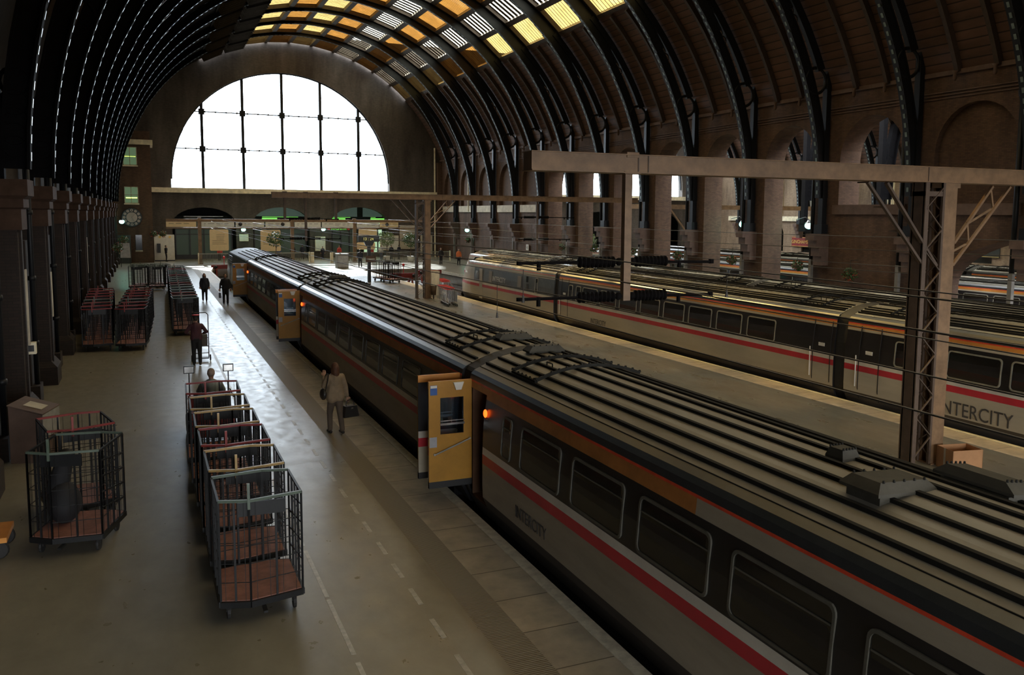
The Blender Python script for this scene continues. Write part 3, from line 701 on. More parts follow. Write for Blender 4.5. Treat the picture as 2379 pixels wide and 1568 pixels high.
def door_leaf(t, y, hy, s, inner, open_=True):
    # slam door standing open at right angles to the side at y; inner=True shows the yellow inside towards -Y
    x0 = s*1.33; x1 = s*2.16; a, b = min(x0,x1), max(x0,x1)
    d = MB(); th = .06
    z = [.28,.42,1.28,1.96,2.27]
    wx0, wx1 = a+.22, b-.16
    yin = (y, y+.02) if inner else (y+th-.02, y+th); yout = (y+.02, y+th) if inner else (y, y+th-.02)
    def frame(ya, yb, k):
        d.box((a,ya,z[0]),(b,yb,z[2]), k); d.box((a,ya,z[2]),(wx0,yb,z[4]), k); d.box((wx1,ya,z[2]),(b,yb,z[4]), k); d.box((wx0,ya,z[3]),(wx1,yb,z[4]), k)
    frame(*yin, 0)
    ya, yb = yout
    for zz0, zz1, k in ((.28,.90,1),(.90,1.07,2),(1.07,1.2,3),(1.2,1.28,4)): d.box((a,ya,zz0),(b,yb,zz1), k)
    d.box((a,ya,1.28),(wx0,yb,2.14), 4); d.box((wx1,ya,1.28),(b,yb,2.14), 4); d.box((wx0,ya,1.96),(wx1,yb,2.14), 4); d.box((a,ya,2.14),(b,yb,2.27), 5)
    o = d.build('door', ['door_yellow','body_beige','body_red','body_white','body_black','band_orange'], t)
    o['label'] = 'open door leaf with yellow inner face' if inner else 'open door leaf seen from its dark outer face'
    g = MB(); g.box((wx0,y+.022,z[2]),(wx1,y+.032,z[3])); g.build('pane', 'glass_clear', o)
    e = MB(); e.box((a,y-.004,.28),(b,y+th+.004,.40)); e.build('kick_plate', 'black_paint', o)
    c = MB(); c.box((wx0-.01,y-.02,1.45),(wx1+.01,y-.002,1.49)); c.box((wx0-.01,y-.012,1.52),(wx1+.01,y-.002,1.54)); c.build('window_bar', 'chrome', o)
    if inner:
        c = MB(); c.bar((a+.1,y-.05,.92), (b-.05,y-.05,1.17), .014, n=6); c.bar((a+.1,y-.05,.92), (a+.1,y,.92), .02, n=6); c.bar((b-.05,y-.05,1.17), (b-.05,y,1.17), .02, n=6); c.build('handrail', 'galv', o)
        c = MB(); c.box((a+.03,y-.006,2.02),(a+.16,y,2.2)); q = c.build('notice', 'sign_blue', o); c = MB(); c.box((a+.035,y-.008,2.15),(a+.155,y-.005,2.195)); c.build('notice_heading', 'sign_white', o)
        c = MB(); c.poly([(a+.46,y-.05,2.24),(a+.66,y-.05,2.24),(a+.61,y-.05,2.1),(a+.51,y-.05,2.1)], (0,.05,0)); c.build('lock_box', 'sign_white', o)
        c = MB(); c.box((a+.01,y-.012,1.05),(a+.15,y,1.24)); c.build('lock_plate', 'plastic_grey', o)
def vestibule(t, s, y0, y1):
    v = MB(); x0, x1 = (s*1.31, s*.2); a, b = min(x0,x1), max(x0,x1)
    v.box((a,y0-.02,.05),(b,y1+.02,.1)); v.box((a,y0-.03,.1),(b,y0,2.22)); v.box((a,y1,.1),(b,y1+.03,2.22)); v.box((s*.2-.02,y0,.1),(s*.2+.02,y1,2.22)); v.box((a,y0,2.2),(b,y1,2.24))
    v.build('vestibule', 'vestibule_brown', t)
def lamp(t, s, y, z=1.82):
    l = MB(); x = s*(side_dx(z)+.03); l.ell((x,y,z), (.035,.05,.075)); l.build('door_lamp', 'lamp_orange', t, True)
    b = MB(); b.box((min(x,s*side_dx(z)),y-.08,z-.13),(max(x,s*side_dx(z)),y+.08,z-.09)); b.build('lamp_bracket', 'black_paint', t)
def coach(label, cx, y0, L, group, near_open=False, far_open=False, y_or=None, letters=None, shiny=False, wins=None, doors_closed=(), vents=(), slate=False):
    t = thing('railway_coach', label, 'train coach', (cx,y0,0), 0, group)
    mats = list(MATS)
    if not shiny: mats[0] = mats[10] = 'body_beige_dark'; mats[4] = mats[5] = 'band_orange_dull'
    if shiny: mats[8] = 'roof_grey_shiny'
    holes = []
    if near_open: holes.append((-1,.12,.9))
    if far_open: holes.append((-1,L-.92,L-.12))
    smooth_by(shell(L, mats, holes, y_or).build('body', mats, t), 24)
    roof_ribs_mb(L-.05, .05, (-1.0,-.9,-.76,-.62,-.2,.2,.5,.84,1.0) if shiny else None).build('roof_ribs', 'roof_rib', t)
    # window row
    if wins is None: wins = [L-1.8-.4] + [L-4.05-1.83*k for k in range(8)]
    for s in (-1,1):
        for k, w in enumerate(wins):
            wy, wl = (w if isinstance(w, tuple) else (w, .42 if k == 0 else 1.47)); window_parts(t, s, wy, wy+wl, 1.24, 1.95, vent=not shiny)
    for s, h0, h1 in holes: vestibule(t, s, h0, h1)
    if near_open: door_leaf(t, .1, 0, -1, False)
    if far_open: door_leaf(t, L-.12, 0, -1, True); lamp(t, -1, L-1.02)
    for dy in doors_closed:
        for s in (-1,1):
            for yy in (dy, dy+.75):
                m = MB()
                for z0_, z1_ in ((.12,.42),(.42,1.2),(1.2,1.6),(1.6,2.05),(2.05,2.2)): m.bar((s*(side_dx(z0_)+.004),yy,z0_), (s*(side_dx(z1_)+.004),yy,z1_), .015, .03)
                d = m.build('door_edge', 'black_paint', t)
            h = MB(); h.bar((s*1.45,dy+.83,.45), (s*1.45,dy+.83,1.35), .018, n=6); h.build('grab_rail', 'sign_white', d)
            h = MB(); h.box((min(s*1.40,s*1.42),dy+.25,1.42),(max(s*1.40,s*1.425),dy+.5,1.52)); h.build('door_notice', 'sign_white', d)
            h = MB(); h.box((min(s*1.3,s*1.5),dy+.02,-.12),(max(s*1.3,s*1.5),dy+.74,-.08)); h.build('door_step', 'galv', d)
    if letters:
        ly, lz, ls = letters
        text('lettering', 'INTERCITY', ls, (-1.428,ly,lz), (0,-1,0), (0,0,1), 'text_dark', t, .003, sx=.88)
    for v in vents: roof_vent(t, *v)
    hatch_frame(t, L-2.25, L-1.25); hatch_frame(t, 1.0, 2.0)
    # seam along the cove
    m = MB()
    for s in (-1,1): m.box((s*1.12-.006,0,2.468),(s*1.12+.006,L,2.482)); 
    k = 3.2
    while k < L: m.box((-.98,k,2.49),(-.97,k+.01,2.56)); k += 3.2
    m.build('roof_seam', 'roof_rib', t)
    g = MB(); P = [(-a*.965,z*.99+.035) for a, z, _ in prof(0)] + [(a*.965,z*.99+.035) for a, z, _ in prof(0)[::-1][1:]]
    g.poly([(x,L,z) for x, z in P], (0,.44,0)); g.build('gangway_bellows', 'rubber', t)
    underframe(t, L); bogie(t, 3.0); bogie(t, L-3.0)
    return t
G1 = 'coaches of the near train'
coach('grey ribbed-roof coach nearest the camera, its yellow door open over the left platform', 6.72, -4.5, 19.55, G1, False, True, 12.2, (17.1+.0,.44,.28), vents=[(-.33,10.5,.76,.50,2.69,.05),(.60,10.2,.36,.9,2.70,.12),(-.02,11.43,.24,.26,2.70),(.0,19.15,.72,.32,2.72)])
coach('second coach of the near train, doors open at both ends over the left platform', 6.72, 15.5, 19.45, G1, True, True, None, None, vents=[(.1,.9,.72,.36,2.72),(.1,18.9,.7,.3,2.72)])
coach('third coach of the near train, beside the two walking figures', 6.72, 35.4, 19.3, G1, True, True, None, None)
# power car / locomotive
def power_car(label, cx, y0, L, letters=True, style='slate', group=None):
    t = thing('locomotive', label, 'locomotive', (cx,y0,0), 0, group)
    mats = ['body_beige','body_red','body_white','body_slate','body_beige','body_beige' if style == 'slate' else 'body_black','line_red' if style == 'slate' else 'body_black','roof_grey_shiny' if style == 'slate' else 'loco_roof','roof_grey_shiny' if style == 'slate' else 'loco_roof']
    mats.append('body_under_shade')
    if style != 'slate': mats[0:5] = ['body_beige','body_black','body_black','body_black','body_black']
    P = prof(0); pts = [(-a, z, m) for a, z, m in P] + [(a, z, m) for a, z, m in P[::-1][1:]]; n = len(pts)
    # lengthwise stations: (y, width scale, top z, shear)
    nose = 3.4
    st = [(0,1,9),(L-nose,1,9)] + [(L-nose*(1-u), 1-.30*u**2.2, None) for u in (.2,.4,.6,.8,.92,1.0)]
    mb = MB(); rings = []
    for y, ws, tz in st:
        u = max(0, (y-(L-nose))/nose); top = 2.745 - 1.75*max(0,(u-.12)/.88)**1.35
        ring_ = []
        for x, z, m in pts: ring_.append((x*ws, y - (.0 if u < .99 else 0), min(z, top - .25*(abs(x)/1.42)**3*(1 if u > 0 else 0) if z > top else z)))
        rings.append(ring_)
    for a, b in zip(rings, rings[1:]):
        for i in range(n-1):
            k = pts[i][2] if i < n//2 else pts[i+1][2]
            if b is not rings[1] : k = {1:1,3:0,7:8}.get(k, k) if style == 'slate' else k
            mb.add([a[i],a[i+1],b[i+1],b[i]], [(0,1,2,3)], k)
    mb.add(rings[0], [tuple(range(n))], 3); mb.add(rings[-1], [tuple(range(n))], 0)
    mb.add([rings[0][0],rings[0][-1],rings[1][-1],rings[1][0]], [(0,1,2,3)], 3)
    mb.build('body', mats, t)
    # windscreen on the sloping nose
    g = MB(); 
    def slope(u): y = L-nose+nose*u; top = 2.745-1.75*max(0,(u-.12)/.88)**1.35; return y, top
    (ya, za), (yb, zb) = slope(.28), slope(.55)
    g.poly([(-1.0,ya,za+.015),(1.0,ya,za+.015),(.95,yb,zb+.02),(-.95,yb,zb+.02)], (0,.02,.03)); g.build('windscreen', 'window_glass', t)
    for s in (-1,1):
        g = MB(); g.poly([(s*1.42,L-nose-.9,1.35),(s*1.42,L-nose-.35,1.35),(s*1.405,L-nose-.35,1.85),(s*1.405,L-nose-.9,1.85)], (s*.012,0,0)); g.build('cab_window', 'window_glass', t)
        d = MB(); d.poly([(s*1.425,L-nose-1.5,.2),(s*1.425,L-nose-1.0,.2),(s*1.41,L-nose-1.0,2.0),(s*1.41,L-nose-1.5,2.0)], (s*.012,0,0)); d.build('cab_door', 'body_beige' if style == 'slate' else 'body_black', t)
    if style == 'slate':
        for yy, w, z0, z1 in ((1.1,.35,1.2,2.0),(4.2,.5,1.35,1.95),(8.6,.5,1.3,1.95)):
            for s in (-1,1):
                if yy == 1.1: window_parts(t, s, yy+.9, yy+.9+w, z0, z1, vent=False)
                else: m = MB(); m.poly([(s*1.42,yy,z0),(s*1.42,yy+w,z0),(s*1.385,yy+w,z1),(s*1.385,yy,z1)], (s*.012,0,0)); m.build('grille', 'roof_grey', t)
        for yy in (3.2,):
            for s in (-1,1):
                for zz in (1.3,1.7): m = MB(); m.poly([(s*1.42,yy,zz),(s*1.42,yy+.25,zz),(s*1.40,yy+.25,zz+.3),(s*1.40,yy,zz+.3)], (s*.012,0,0)); m.build('vent_slot', 'window_glass', t)
        if letters: text('lettering', 'INTERCITY', .42, (-1.425,8.5,1.40), (0,-1,0), (.04,0,1), 'text_white', t, .003, sx=1.0)
        roof_ribs_mb(L-nose-1.5, .3, (-.9,-.7,-.5,.5,.7)).build('roof_ribs', 'roof_rib', t)
        m = MB(); m.box((-.9,L-nose-1.4,2.6),(.9,L-nose-.2,2.72)); m.build('roof_panel', 'roof_grey', t)
    else:
        m = MB()
        for j in range(4):
            for i in range(7): m.box((-1.43+.02*j,L-nose-2.6+i*.34,1.75+.14*j),(-1.39+.02*j,L-nose-2.6+i*.34+.25,1.83+.14*j))
        m.build('grille_slats', 'galv', t)
        roof_ribs_mb(L-nose-3.5, .3).build('roof_ribs', 'roof_rib', t)
    h = MB(); h.ell((-.85,L+.0,.35), (.12,.06,.1)); h.build('headlamp', 'chrome', t, True); h = MB(); h.ell((.85,L+.0,.35), (.12,.06,.1)); h.build('headlamp', 'chrome', t, True)
    sk = MB(); sk.box((-1.1,L-.6,-.6),(1.1,L-.1,-.1)); sk.build('snow_plough', 'black_paint', t)
    for s in (-.8,.8):
        bf = MB(); bf.lathe([(.08,0),(.08,.25),(.22,.25),(.22,.3)], (s,L-.1,.05), 12, ax='y'); bf.build('buffer', 'black_paint', t, True)
    underframe(t, L-1.2); bogie(t, 3.0); bogie(t, L-4.2)
    return t
power_car('dark locomotive with slatted grille at the far end of the near train', 6.72, 55.15, 15.2, False, 'dark')
G2 = 'coaches of the train beside the right platform edge'
power_car('white-nosed power car with slate side and red stripe, nearest the middle platform', 19.98, 39.34, 15.1)
w2 = [(17.5,.45),(16.65,.5)] + [(15.0-1.76*k,1.46) for k in range(8)]
coach('coach of the white and red striped train directly behind its power car', 19.98, 19.75, 19.1, G2, letters=(15.55,.36,.34), shiny=True, wins=w2, doors_closed=(.15,18.0))
w3 = [(16.95,.72)] + [(14.4-1.8*k,1.56) for k in range(8)]
coach('coach of the white and red striped train behind the lattice pillar', 19.98, -.2, 19.5, G2, letters=(16.15,.33,.5), shiny=True, wins=w3, doors_closed=(18.2,))
G3 = 'train standing behind the red striped one'
power_car('second white-nosed power car, standing behind the first one', 23.25, 48.3, 15.1, False)
coach('coach behind the second power car, mostly hidden by the striped train', 23.25, 28.7, 19.1, G3, shiny=True, wins=w2)
coach('coach of the rear hidden train, near the lattice pillar', 23.25, 8.8, 19.45, G3, shiny=True, wins=w2)
for i, (cx, ya, lab) in enumerate([(39.9,22.5,'coach seen through the low wide arch, nearer of two'),(49.4,20.0,'coach seen through the low wide arch, farther of two'),(39.9,42.3,'coach beyond the arcade pillars, next to the far power car'),(49.4,40.0,'coach beyond the arcade, second track, middle one'),(49.4,60.0,'far coach beyond the arcade, on the second track')]):
    t = coach(lab, cx, ya, 19.3, 'coaches in the further shed', shiny=True, wins=w2); t.location.z = -.48
t = power_car('white power car in the further shed, seen between the pillars', 39.9, 62.4, 14.5, True); t.location.z = -.48
# tracks
for i, (cx, y1, wh) in enumerate([(6.72,88.6,'beside the left platform, under the near train'),(19.98,72.0,'beside the middle platform, under the striped train'),(23.25,75.4,'under the train nearest the arcade'),(39.9,88,'beyond the arcade, nearer one'),(49.4,88,'beyond the arcade, farther one')]):
    t = thing('railway_track', 'pair of rails on dark ballast ' + wh, 'track', (cx,0,-.48 if cx > 30 else 0), 0)
    for s in (-1,1):
        r = MB(); r.box((s*.72-.035,Y0,-1.0),(s*.72+.035,y1,-.92)); r.box((s*.72-.07,Y0,-1.03),(s*.72+.07,y1,-1.0)); r.build('rail', 'rail_steel', t)
    sl = MB(); y = Y0
    while y < y1: sl.box((-1.25,y,-1.06),(1.25,y+.25,-1.03)); y += .68
    sl.build('sleepers', 'bark', t, kind='stuff')
# buffer stops
def buffer_stop(x, y, lab):
    t = thing('buffer_stop', lab, 'buffer stop', (x,y,-.91), 0, 'red buffer stops')
    b = MB(); b.box((-1.2,-.15,.75),(1.2,.15,1.15)); b.build('beam', 'red_paint', t)
    for s in (-1,1):
        b = MB(); b.bar((s*.72,0,.9), (s*.72,1.5,0), .16); b.bar((s*.72,0,1.0), (s*.72,-.4,.0), .14); b.build('leg', 'red_paint', t)
        b = MB(); b.lathe([(.16,-.5),(.16,-.45),(.07,-.45),(.07,-.1)], (s*.8,0,.95), 12, ax='y'); b.build('buffer', 'black_paint', t, True)
    b = MB(); b.bar((0,0,1.1), (0,0,1.75), .03, n=6); b.ell((0,0,1.85), (.12,.12,.14)); b.build('lamp', 'red_bright', t); return t
buffer_stop(6.72, 89.5, 'red buffer stop at the end of the near track, beyond the dark locomotive')
buffer_stop(19.98, 72.6, 'red buffer stop beside the middle platform, beyond the white power car')
buffer_stop(23.25, 76.0, 'red buffer stop on the track nearest the arcade')
# ---------------------------------------------------------------- catenary gantries
def lace(mb, p, q, off, n, w=.03):
    # zigzag between line p-q and the parallel line shifted by off
    p = Vector(p); q = Vector(q); off = Vector(off); pts = [(p + (q-p)*i/n) + (off if i % 2 else Vector((0,0,0))) for i in range(n+1)]
    for a, b in zip(pts, pts[1:]): mb.bar(a, b, w, .02)
def insulator(mb, x0, x1, y, z, r=.10, n=9):
    pr = []
    for i in range(n):
        a = (x1-x0)*i/n; s = (x1-x0)/n; pr += [(.03,a),(r,a+s*.35),(r,a+s*.6),(.03,a+s*.9)]
    mb.lathe(pr, (x0,y,z), 10, ax='x')
def knob(mb, c, r=.05): mb.ell(c, (r,r,r), 8, 6)
def gantry(label, Y, x0, x1, zb, zt, pillars, drops, d=.3, tilt=0):
    t = thing('catenary_gantry', label, 'gantry', (0,Y,0), 0, None)
    b = MB(); b.box((x0,-d/2,zb),(x1,d/2,zt)); b.box((x0-.02,-d/2-.07,zb-.02),(x1,d/2+.07,zb)); b.box((x0-.02,-d/2-.05,zt),(x1,d/2+.05,zt+.015))
    k = x0+2.3
    o = b.build('beam', 'steel_brown', t)
    j = MB()
    for x in (x0+2.02, x0+2.22, 14.75 if Y < 20 else 17.0, 22.3): j.box((x,-d/2-.012,zb),(x+.02,-d/2,zt))
    j.build('beam_joint', 'steel_dark', o)
    for px, arms in pillars:
        pl = MB(); pl.box((px+.58,-.16,.02),(px+.93,-.10,zb-.02)); pl.box((px+.58,.10,.02),(px+.93,.16,zb-.02)); pl.box((px+.72,-.1,.02),(px+.79,.1,zb-.02))
        pl.box((px+.55,-.2,0),(px+1.0,.2,.03)); pl.box((px-.05,-.2,0),(px+.2,.2,.03)); pl.box((px+.5,-.17,zb-.12),(px+1.0,.17,zb-.02))
        p_ = pl.build('column', 'steel_brown', t)
        la = MB()
        for yy in (-.15,.15): la.box((px,yy-.03,.03),(px+.11,yy+.03,zb-.02)); la.box((px+.5,yy-.03,.03),(px+.56,yy+.03,zb-.02))
        la.box((px,-.15,.03),(px+.02,.15,zb-.02))
        for yy in (-.17,.17): lace(la, (px+.06,yy,.2), (px+.06,yy,zb-.1), (.47,0,0), 13)
        lace(la, (px+.52,-.16,.2), (px+.52,-.16,zb-.1), (0,.32,0), 22, .02)
        la.box((px,-.17,zb-.3),(px+.56,.17,zb-.2)); la.build('lattice_column', 'steel_dark', t)
        if arms:
            a = MB(); e = MB()
            for yy in (-.13,):
                a.bar((px-1.55,yy,zb-.05), (px+.08,yy,zb-1.75), .07, .05); a.bar((px-1.05,yy,zb-.05), (px+.45,yy,zb-1.75), .09, .05)
                e.bar((px+.93,yy,zb-1.28), (px+2.0,yy,zb-.06), .07, .05); e.bar((px+.93,yy,zb-1.75), (px+2.55,yy,zb-.06), .06, .05)
            for i in range(4):
                u = i/3.5; a.bar((px-1.55+1.63*u,-.13,zb-.05-1.7*u), (px-1.55+1.63*u,.13,zb-.05-1.7*u), .03)
            e.bar((px+1.35,-.13,zb-.85), (px+2.0,-.13,zb-.55), .04, .03); e.bar((px+1.3,-.13,zb-.82), (px+1.36,-.13,zb-1.22), .04, .03); e.bar((px+1.95,-.13,zb-.1), (px+2.05,-.13,zb-.5), .04, .03)
            e.bar((px+.93,-.13,zb-1.45), (px+1.3,-.13,zb-1.3), .04, .03)
            a.build('brace', 'steel_dark', t); e.build('brace', 'steel_brown', t)
    for (dx, zlo, arms) in drops:
        p = MB(); p.box((dx-.07,-.06,zlo),(dx+.07,.06,zb)); p.box((dx-.16,-.2,zb-.03),(dx+.16,.2,zb+.01)); p.box((dx-.12,-.19,zt-.04),(dx+.12,.19,zt+.05))
        o = p.build('drop_post', 'steel_dark' if Y > 20 else 'steel_brown', t)
        for z, xa, xb in arms:
            i1 = MB()
            if xa < dx-.4: insulator(i1, dx-.95 if dx-.95 > xa else xa+.1, dx-.22, 0, z)
            if xb > dx+.4: insulator(i1, dx+.18, dx+.85 if dx+.85 < xb else xb-.1, 0, z)
            knob(i1, (dx-.14,0,z), .07); knob(i1, (dx+.14,0,z), .07); i1.build('insulator', 'insulator_black', o, True)
            a = MB(); 
            if xa < dx-.4: a.bar((xa,0,z), (dx-.1,0,z), .03, n=6); a.bar((xa+.02,0,z+.03), (xa+.02,0,z-.03), .05, n=8); a.bar((xa+.38,0,z+.03), (xa+.38,0,z-.13), .04, n=6)
            if xb > dx+.4: a.bar((dx+.1,0,z), (xb,0,z-.03), .03, n=6); a.bar((xb,0,z+.02), (xb,0,z-.06), .05, n=8); a.bar((xb-.7,0,z), (xb-.7,0,z-.14), .04, n=6)
            a.build('registration_arm', 'insulator_black', o)
    return t
gantry('tan steel box-beam gantry on a lattice pillar, nearest the camera', 13.4, 5.82, 33.3, 6.05, 6.34, [(14.7,True)], [(7.73,3.80,[(4.49,5.66,9.55),(3.88,5.66,9.55)]),(20.2,3.9,[(4.5,18.9,21.5)])], .34)
gantry('smaller distant tan gantry crossing below the end window ledge', 52.7, 6.67, 31.2, 6.2, 6.5, [(15.3,True)], [(8.6,3.65,[(4.97,7.3,10.5),(3.8,6.9,10.6)]),(7.4,4.95,[]),(10.38,4.95,[]),(23.6,2.75,[(5.15,22.1,26.3),(3.7,22.3,26.0)])], .3)
# wires along the tracks
wn = 0
WL = [(5.67,3.80,'lower left wire over the near train'),(9.55,3.72,'lower right wire over the near train'),(5.67,4.46,'upper left wire over the near train'),(9.55,4.36,'upper right wire over the near train'),
      (6.75,3.86,'contact wire over the middle of the near train'),(6.75,4.6,'carrying wire over the middle of the near train'),(18.9,4.42,'upper wire over the red striped train'),(19.9,3.75,'contact wire over the red striped train'),(23.2,3.72,'contact wire over the hidden train by the arcade'),(23.2,4.7,'carrying wire over the hidden train by the arcade')]
for x, z, lab in WL:
    w = MB(); pts = []
    for i in range(33):
        y = Y0+2 + (88-Y0)*i/32; u = ((y-13.4) % 39.3)/39.3; pts.append((x,y,z-.10*math.sin(PI*u)))
    w.path(pts, .010, n=5); o = w.build('overhead_wire', 'wire', None); tag(o, 'thin dark '+lab, 'wire', None)
for x, z0_, z1_, y in ((9.55,3.85,4.30,12.9),(18.9,2.75,4.4,16.5),(5.67,3.85,4.4,13.2),(7.1,3.0,3.85,18.0)):
    w = MB(); w.bar((x,y,z0_), (x,y,z1_), .007, n=5); w.lathe([(.03,0),(.015,.12)], (x,y,z0_), 8); o = w.build('dropper', 'wire'); tag(o, {12.9:'short dropper rod at the right end of the near gantry arms',16.5:'hanging dropper in front of the red striped train',13.2:'short dropper at the left end of the near gantry arms',18.0:'small dropper over the near train roof'}[y], 'dropper')
# cardboard box on the middle platform
t = thing('cardboard_box', 'open brown cardboard box on the platform by the lattice pillar foot', 'box', (15.62,12.8,0), math.radians(-12))
b = MB(); w_, d_, h_, e = .36,.26,.46,.012
b.box((-w_,-d_,0),(w_,d_,.01)); b.box((-w_,-d_,0),(w_,-d_+e,h_)); b.box((-w_,d_-e,0),(w_,d_,h_)); b.box((-w_,-d_,0),(-w_+e,d_,h_)); b.box((w_-e,-d_,0),(w_,d_,h_)); b.build('carton', 'cardboard', t)
b = MB(); b.box((-w_-.001,-.03,.05),(-w_,.03,h_)); b.build('tape', 'stone', t)

# ---------------------------------------------------------------- luggage cages
def cage(label, rail, loc, rz, group, panel_=True):
    t = thing('luggage_cage_trolley', label, 'luggage trolley', loc, rz, group)
    hw, hl, zt = .52, .55, 1.62; zb = .30
    out = [(-hw,-hl),(-.16,-hl-.12),(hw,-hl+.02),(hw,hl),(.16,hl+.10),(-hw,hl)]
    d = MB(); d.poly([(x*.97,y*.97,zb-.02) for x, y in out], (0,0,.025)); d.build('deck', 'deck_wood', t)
    r = MB()
    for a, b in zip(out, out[1:]+out[:1]): r.bar((*a,zb-.045), (*b,zb-.045), .05, .08)
    r.bar((0,-hl,zb-.08),(0,hl,zb-.08),.08,.06); r.bar((0,-hl-.1,.2),(0,-hl-.3,.2),.05,.03); r.build('chassis', 'cage_black', t)
    def side(pts, nm, diag):
        f = MB(); wr = MB()
        for (x0,y0),(x1,y1) in zip(pts, pts[1:]):
            L = math.hypot(x1-x0, y1-y0); n = max(2, round(L/.30))
            for i in range(n+1):
                u = i/n; f.bar((x0+(x1-x0)*u,y0+(y1-y0)*u,zb), (x0+(x1-x0)*u,y0+(y1-y0)*u,zt), .026)
            for z in (.55,.80,1.05,1.30): 
                wr.bar((x0,y0,z), (x1,y1,z), .009)
                if diag: f.bar((x0,y0,z+.16), (x1,y1,z-.0), .02)
            m = max(3, round(L/.16))
            for i in range(m): 
                u = (i+.5)/m; wr.bar((x0+(x1-x0)*u,y0+(y1-y0)*u,zb), (x0+(x1-x0)*u,y0+(y1-y0)*u,zt), .006)
        o = f.build(nm, 'cage_black', t); wr.build('wire_mesh', 'cage_black', o)
    side([(hw,-hl+.02),(hw,hl)], 'side_frame', True); side([(-hw,-hl),(-hw,hl)], 'side_frame', False)
    side([(-hw,-hl),(-.16,-hl-.12),(hw,-hl+.02)], 'end_frame', False); side([(-hw,hl),(.16,hl+.10),(hw,hl)], 'end_frame', False)
    for e, post in (((0,1),(1,2)), True), (((3,4),(4,5)), False):
        tr = MB()
        for a, b in e: tr.bar((*out[a],zt+.01), (*out[b],zt+.01), .034)
        if post: tr.bar((*out[1],zt-.1), (*out[1],zt+.24), .034)
        tr.build('top_rail', rail, t)
    for a, b in ((2,3),(5,0)): tr = MB(); tr.bar((*out[a],zt), (*out[b],zt), .03); tr.build('side_rail', 'cage_black', t)
    if panel_:
        p = MB(); p.box((-.30,-hl-.085,1.42),(.30,-hl-.06,1.60)); p.build('board', 'cage_black', t)
    for sx in (-1,1):
        for sy in (-1,1):
            w = MB(); w.lathe([(.095,-.02),(.1,0),(.095,.02)], (sx*.42,sy*.42,.1), 12, ax='x'); w.box((sx*.42-.03,sy*.42-.02,.1),(sx*.42+.03,sy*.42+.02,.26)); w.build('wheel', 'rubber', t)
    return t
GC = 'empty cages coupled behind the tug'
protos = {}
def place_cage(label, rail, loc, rz, group):
    if rail not in protos: protos[rail] = cage(label, rail, loc, rz, group); return
    dup(protos[rail], loc, rz, label, group)
rails = ['red_paint','rail_yellow','rail_yellow','red_paint','rail_yellow','rail_green']
for i, (y, rl) in enumerate(zip((19.25,17.72,16.28,14.93,13.46,12.0), rails)):
    lab = 'empty wire luggage cage with %s top rail, %s behind the tug' % ({'red_paint':'red','rail_yellow':'pale','rail_green':'grey green'}[rl], ORD[i])
    place_cage(lab, rl, (1.14+.015*i,y,0), math.radians(-1.5+i*.4), GC)
place_cage('large dark-railed cage trolley standing alone at the lower left', 'rail_green', (-1.16,15.35,0), math.radians(-16), 'loose cages at the lower left')
place_cage('red-railed cage trolley just behind the lone dark one at lower left', 'red_paint', (-1.28,16.95,0), math.radians(14), 'loose cages at the lower left')
for j, x in enumerate((-1.95,-.72)):
    for i in range(7):
        place_cage('dark parked cage, %s row by the left piers, %s from the front' % (('left','right')[j], ORD[i]), 'red_paint' if i != 2 else 'rail_green', (x+(.04*i if j else -.03*i)+.05,37.1+i*1.42-.3*j,0), math.radians(-6 if j else 4), 'parked cages by the left piers')
for i in range(16):
    place_cage('parked cage in the long row mid platform, %s from the near end' % ORD[i], ['rail_green','red_paint','rail_green','rail_green'][i % 4], (1.38+.02*i,40.6+i*1.55,0), math.radians(2), 'long row of cages in the middle of the left platform')
for i, (x, y) in enumerate(((-.75,64.9),(.45,64.7),(-.5,66.6),(.75,66.9))):
    place_cage('open wire cage before the white booth, %s' % ('left one','right one','one behind on the left','one behind on the right')[i], 'rail_green', (x,y,0), math.radians(5*i), 'wire cages before the white booth')
for i, (x, y) in enumerate(((17.1,65.6),(16.9,67.6))):
    place_cage('wire cage on the middle platform by the departures post, %s one' % ('nearer','farther')[i], 'rail_green', (x,y,0), math.radians(20), 'cages by the departures post')

# ---------------------------------------------------------------- tug
t = thing('luggage_tug', 'electric tug with two mirrors and a driver, pulling the row of cages', 'vehicle', (1.22,21.55,0))
b = MB(); b.poly([(-.46,-.95,.22),(-.46,1.0,.22),(-.46,1.0,.85),(-.46,.35,.95),(-.46,.3,.62),(-.46,-.3,.62),(-.46,-.35,.80),(-.46,-.95,.80)], (.92,0,0)); b.build('body', 'red_paint', t)
b = MB(); b.box((-.38,-.72,.80),(.38,-.3,.92)); b.box((-.40,-.80,.86),(.40,-.70,1.22)); b.build('seat', 'leather', t)
for s in (-1,1):
    for y in (-.62,.66): w = MB(); w.lathe([(.20,-.06),(.24,-.04),(.24,.04),(.20,.06)], (s*.47,y,.24), 16, ax='x'); w.build('wheel', 'rubber', t)
    m = MB(); m.bar((s*.44,.35,.95), (s*.44,.3,1.50), .014, n=6); m.build('mirror_stalk', 'black_paint', t)
    m = MB(); m.box((s*.44-.12,.27,1.50),(s*.44+.12,.33,1.68)); o = m.build('mirror', 'black_paint', t); m = MB(); m.box((s*.44-.10,.262,1.52),(s*.44+.10,.27,1.66)); m.build('mirror_glass', 'chrome', o)
w = MB(); w.ring((0,.28,1.12), .17, .015, 'y', 18, 6); w.bar((0,.28,1.12), (0,.55,.92), .02, n=6); w.build('steering_wheel', 'black_paint', t)

